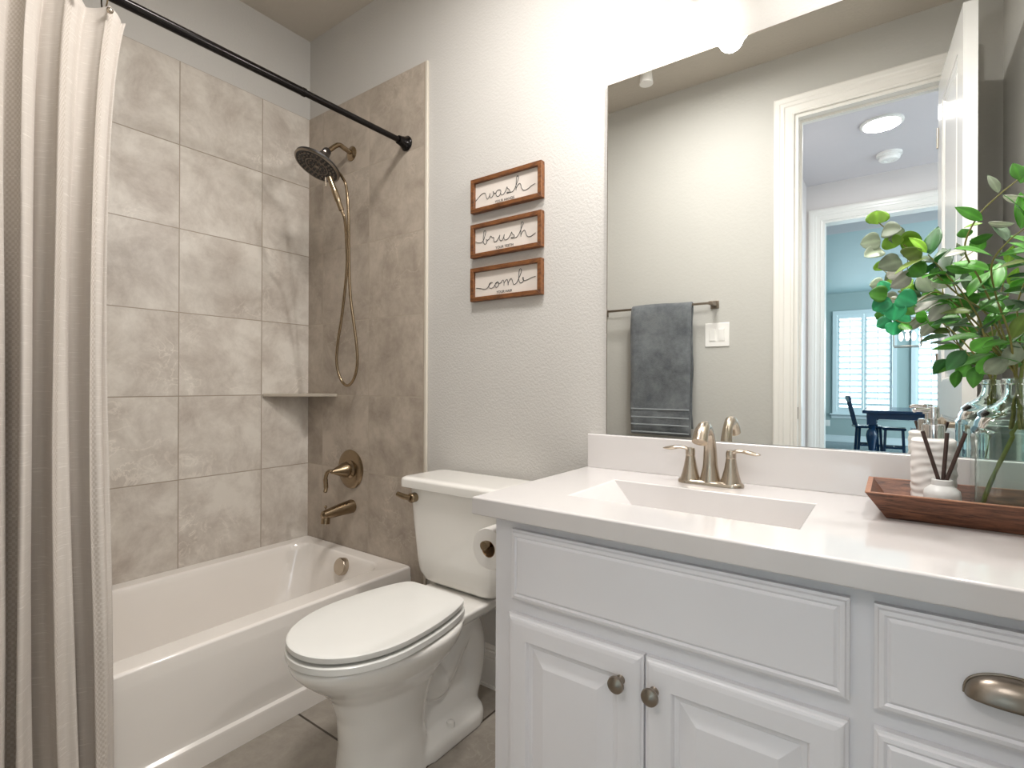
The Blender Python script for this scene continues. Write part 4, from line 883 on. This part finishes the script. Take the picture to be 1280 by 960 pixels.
tag(mk('strike_plate', MB().box(DX0+0.0178, DX0+0.0195, -0.034, -0.006, 0.93, 0.99), 'nickel_dk', origin=(DX0+0.018, -0.02, 0.96)), 'small metal strike plate on the bathroom door jamb', 'strike plate')

# ------------------------------------------------------------------ bathroom door leaf, open against the right wall
dr = bpy.data.objects.new('door_1', None); C.objects.link(dr); dr.location = (DX1-0.042, 0.004, 0.0); dr.rotation_euler = (0, 0, math.radians(-3.4)); dr['kind'] = 'structure'
DW, DT, DH = 0.585, 0.040, 2.44
def leafpanel():
    m = MB(); O = Vector(dr.location)
    Rz = Matrix.Rotation(dr.rotation_euler.z, 4, 'Z'); T = Matrix.Translation(O) @ Rz
    st = 0.11
    zs = [(0.22, 0.98), (1.12, 2.32)]
    # core
    m.box(0.012, DT-0.012, 0, DW, 0.012, DH)
    for x0, x1 in ((0, 0.012), (DT-0.012, DT)):
        m.box(x0, x1, 0, st, 0.012, DH).box(x0, x1, DW-st, DW, 0.012, DH)
        for a, b in ((0.012, 0.22), (0.98, 1.12), (2.32, DH)): m.box(x0, x1, st, DW-st, a, b)
    for sx, xs in ((-1, 0.012), (1, DT-0.012)):
        for a, b in zs:
            rings = []
            for ins, dep in ((0.0, 0.010), (0.010, 0.009), (0.016, 0.001), (0.030, 0.001), (0.055, 0.008), (0.060, 0.008)):
                rings.append([(xs+sx*dep, st+ins, a+ins), (xs+sx*dep, DW-st-ins, a+ins), (xs+sx*dep, DW-st-ins, b-ins), (xs+sx*dep, st+ins, b-ins)])
            m.loft(rings, False, True)
    return m.xform(T), T
lm, T = leafpanel()
mk('door_leaf', lm, 'door', dr, smooth=False)
for zh in (0.25, 1.2, 2.2): mk('hinge', MB().tube([(0.0, -0.004, zh-0.045), (0.0, -0.004, zh+0.045)], 0.006, 10).xform(T), 'nickel_dk', dr)
hm = MB()
for sx, xs in ((-1, 0.0), (1, DT)):
    hm.lathe([(0.030, 0), (0.030, 0.006), (0.012, 0.010), (0.012, 0.03), (0.026, 0.042), (0.028, 0.052), (0.018, 0.064), (0, 0.066)], (xs, DW-0.065, 0.96), (sx, 0, 0), 24)
mk('door_knob', hm.xform(T), 'nickel', dr)

# ------------------------------------------------------------------ hall fittings
hl = (-0.058, -1.115)
t = thing('hall_light', 'round lit flush light on the hall ceiling, in the mirror', 'ceiling light', (hl[0], hl[1], ZC))
mk('ring', MB().lathe([(0.118, 0), (0.118, -0.010), (0.108, -0.016), (0.100, -0.012), (0.100, 0)], (hl[0], hl[1], ZC), (0, 0, 1), 40, False, False), 'trim', t)
mk('lens', MB().lathe([(0.100, -0.006), (0.080, -0.013), (0.0, -0.015)], (hl[0], hl[1], ZC), (0, 0, 1), 40, False, True), 'lampon', t)
sd_ = (-0.020, 3-4.69)
t = thing('smoke_detector', 'round white smoke detector on the hall ceiling, in the mirror', 'smoke detector', (sd_[0], sd_[1], ZC))
mk('base', MB().lathe([(0.078, 0), (0.078, -0.018), (0.070, -0.022)], (sd_[0], sd_[1], ZC), (0, 0, 1), 36), 'plate', t)
mk('cap', MB().lathe([(0.064, -0.022), (0.066, -0.040), (0.055, -0.052), (0.030, -0.054), (0.028, -0.050), (0, -0.050)], (sd_[0], sd_[1], ZC), (0, 0, 1), 36), 'plate', t)
tag(mk('wall_outlet', MB().box(-1.06, -0.985, DYF+0.0003, DYF+0.006, 0.30, 0.42).box(-1.04, -1.005, DYF+0.006, DYF+0.009, 0.325, 0.355).box(-1.04, -1.005, DYF+0.006, DYF+0.009, 0.365, 0.395), 'plate', bevel=0.002, origin=(-1.02, DYF, 0.36)), 'white wall outlet below the shuttered window', 'outlet')

# ------------------------------------------------------------------ dining set, navy
def turned(m, x, y, z0, z1, r):
    H = z1-z0; pr = [(0.6, 0), (0.75, 0.02), (0.55, 0.06), (0.8, 0.10), (0.45, 0.16), (0.62, 0.30), (0.95, 0.48), (1.0, 0.56), (0.85, 0.64), (0.5, 0.68), (0.8, 0.72), (0.55, 0.76)]
    m.lathe([(a*r, b*H) for a, b in pr], (x, y, z0), (0, 0, 1), 20)
    m.box(x-r*0.85, x+r*0.85, y-r*0.85, y+r*0.85, z0+H*0.76, z1); return m
ty_a, ty_b = 3-9.1, 3-10.7; tx_a, tx_b = -0.345, 1.25
t = thing('dining_table', 'dark navy dining table with thick turned legs, in mirror', 'table', ((tx_a+tx_b)/2, (ty_a+ty_b)/2, 0))
mk('tabletop', MB().box(tx_a, tx_b, ty_b, ty_a, 0.700, 0.745), 'navy', t, bevel=0.008)
mk('apron', MB().box(tx_a+0.05, tx_b-0.05, ty_b+0.05, ty_a-0.05, 0.62, 0.70), 'navy', t)
for x_ in (tx_a+0.11, tx_b-0.11):
    for y_ in (ty_a-0.11, ty_b+0.11): mk('leg', turned(MB(), x_, y_, 0, 0.70, 0.068), 'navy', t)
def legs(t, w_, d_, h_, s_=0.018, str_=True, th_=0.035):
    for sx in (-1, 1):
        for sy in (-1, 1):
            mk('leg', MB().loft([rect(sx*w_*1.08-s_, sx*w_*1.08+s_, sy*d_*1.08-s_, sy*d_*1.08+s_, 0), rect(sx*w_*0.92-s_, sx*w_*0.92+s_, sy*d_*0.92-s_, sy*d_*0.92+s_, h_)]).xform(wmat(t)), 'navy', t, smooth=False)
    for sy in (-1, 1): mk('stretcher', MB().box(-w_, w_, sy*d_-0.01, sy*d_+0.01, 0.16, 0.19).xform(wmat(t)), 'navy', t, smooth=False)
    mk('stretcher', MB().box(-0.01, 0.01, -d_, d_, 0.16, 0.19).xform(wmat(t)), 'navy', t, smooth=False)
t = thing('dining_chair', 'navy chair with a slatted leaning back beside the table corner', 'chair', (-0.30, 3-10.0, 0), math.radians(-10))
mk('seat', MB().loft([rect(-0.19, 0.17, -0.19, 0.19, 0.44), rect(-0.20, 0.18, -0.20, 0.20, 0.455), rect(-0.19, 0.17, -0.19, 0.19, 0.475)]).xform(wmat(t)), 'navy', t, bevel=0.004)
legs(t, 0.145, 0.15, 0.44)
bk = MB()
for yy in (-0.17, -0.06, 0.06, 0.17): bk.tube([(-0.17, yy, 0.46), (-0.27, yy*1.05, 0.90)], 0.013, 8)
bk.loft([[(-0.245, -0.21, 0.84), (-0.275, -0.21, 0.845), (-0.295, -0.21, 0.94), (-0.265, -0.21, 0.94)], [(-0.245, 0.21, 0.84), (-0.275, 0.21, 0.845), (-0.295, 0.21, 0.94), (-0.265, 0.21, 0.94)]])
mk('backrest', bk.xform(wmat(t)), 'navy', t)
for k, (x_, y_, wd) in enumerate(((0.03, 3-9.75, 'navy backless stool just right of the table leg, in mirror'), (0.37, 3-9.75, 'navy backless stool farther right under the table, in mirror'))):
    t = thing('stool', wd, 'stool', (x_, y_, 0), 0, 'stools at the navy table')
    mk('seat', MB().box(-0.145, 0.145, -0.15, 0.15, 0.435, 0.475).xform(wmat(t)), 'navy', t, bevel=0.008)
    legs(t, 0.115, 0.11, 0.435)
# ------------------------------------------------------------------ lantern pendant
lx, ly = 0.17, 3-9.0
t = thing('pendant_lantern', 'rectangular wire pendant lantern over the navy table, in mirror', 'lamp', (lx, ly, DZC))
cg = MB(); X0, X1, Y0, Y1, Z0, Z1 = lx-0.15, lx+0.15, ly-0.15, ly+0.15, 1.64, 2.02
for a in (X0, X1):
    for b in (Y0, Y1): cg.tube([(a, b, Z0), (a, b, Z1)], 0.006, 6); cg.tube([(a, b, Z1), (lx, ly, Z1+0.14)], 0.005, 6)
for zq in (Z0, Z1):
    for a in (X0, X1): cg.tube([(a, Y0, zq), (a, Y1, zq)], 0.006, 6)
    for b in (Y0, Y1): cg.tube([(X0, b, zq), (X1, b, zq)], 0.006, 6)
mk('cage', cg, 'nickel_dk', t)
mk('chain', MB().tube([(lx, ly, Z1+0.14), (lx, ly, DZC)], 0.006, 6).lathe([(0.06, 0), (0.05, -0.03)], (lx, ly, DZC), (0, 0, 1), 20), 'nickel_dk', t)
for a in (-0.07, 0.0, 0.07):
    mk('candle_bulb', MB().lathe([(0.012, 0), (0.026, 0.04), (0.022, 0.09), (0.004, 0.13)], (lx+a, ly+0.02, 1.72), (0, 0, 1), 14), 'lantern', t)
light('lantern_light', 'POINT', (lx, ly, 1.90), 3, WARM, 0.05)
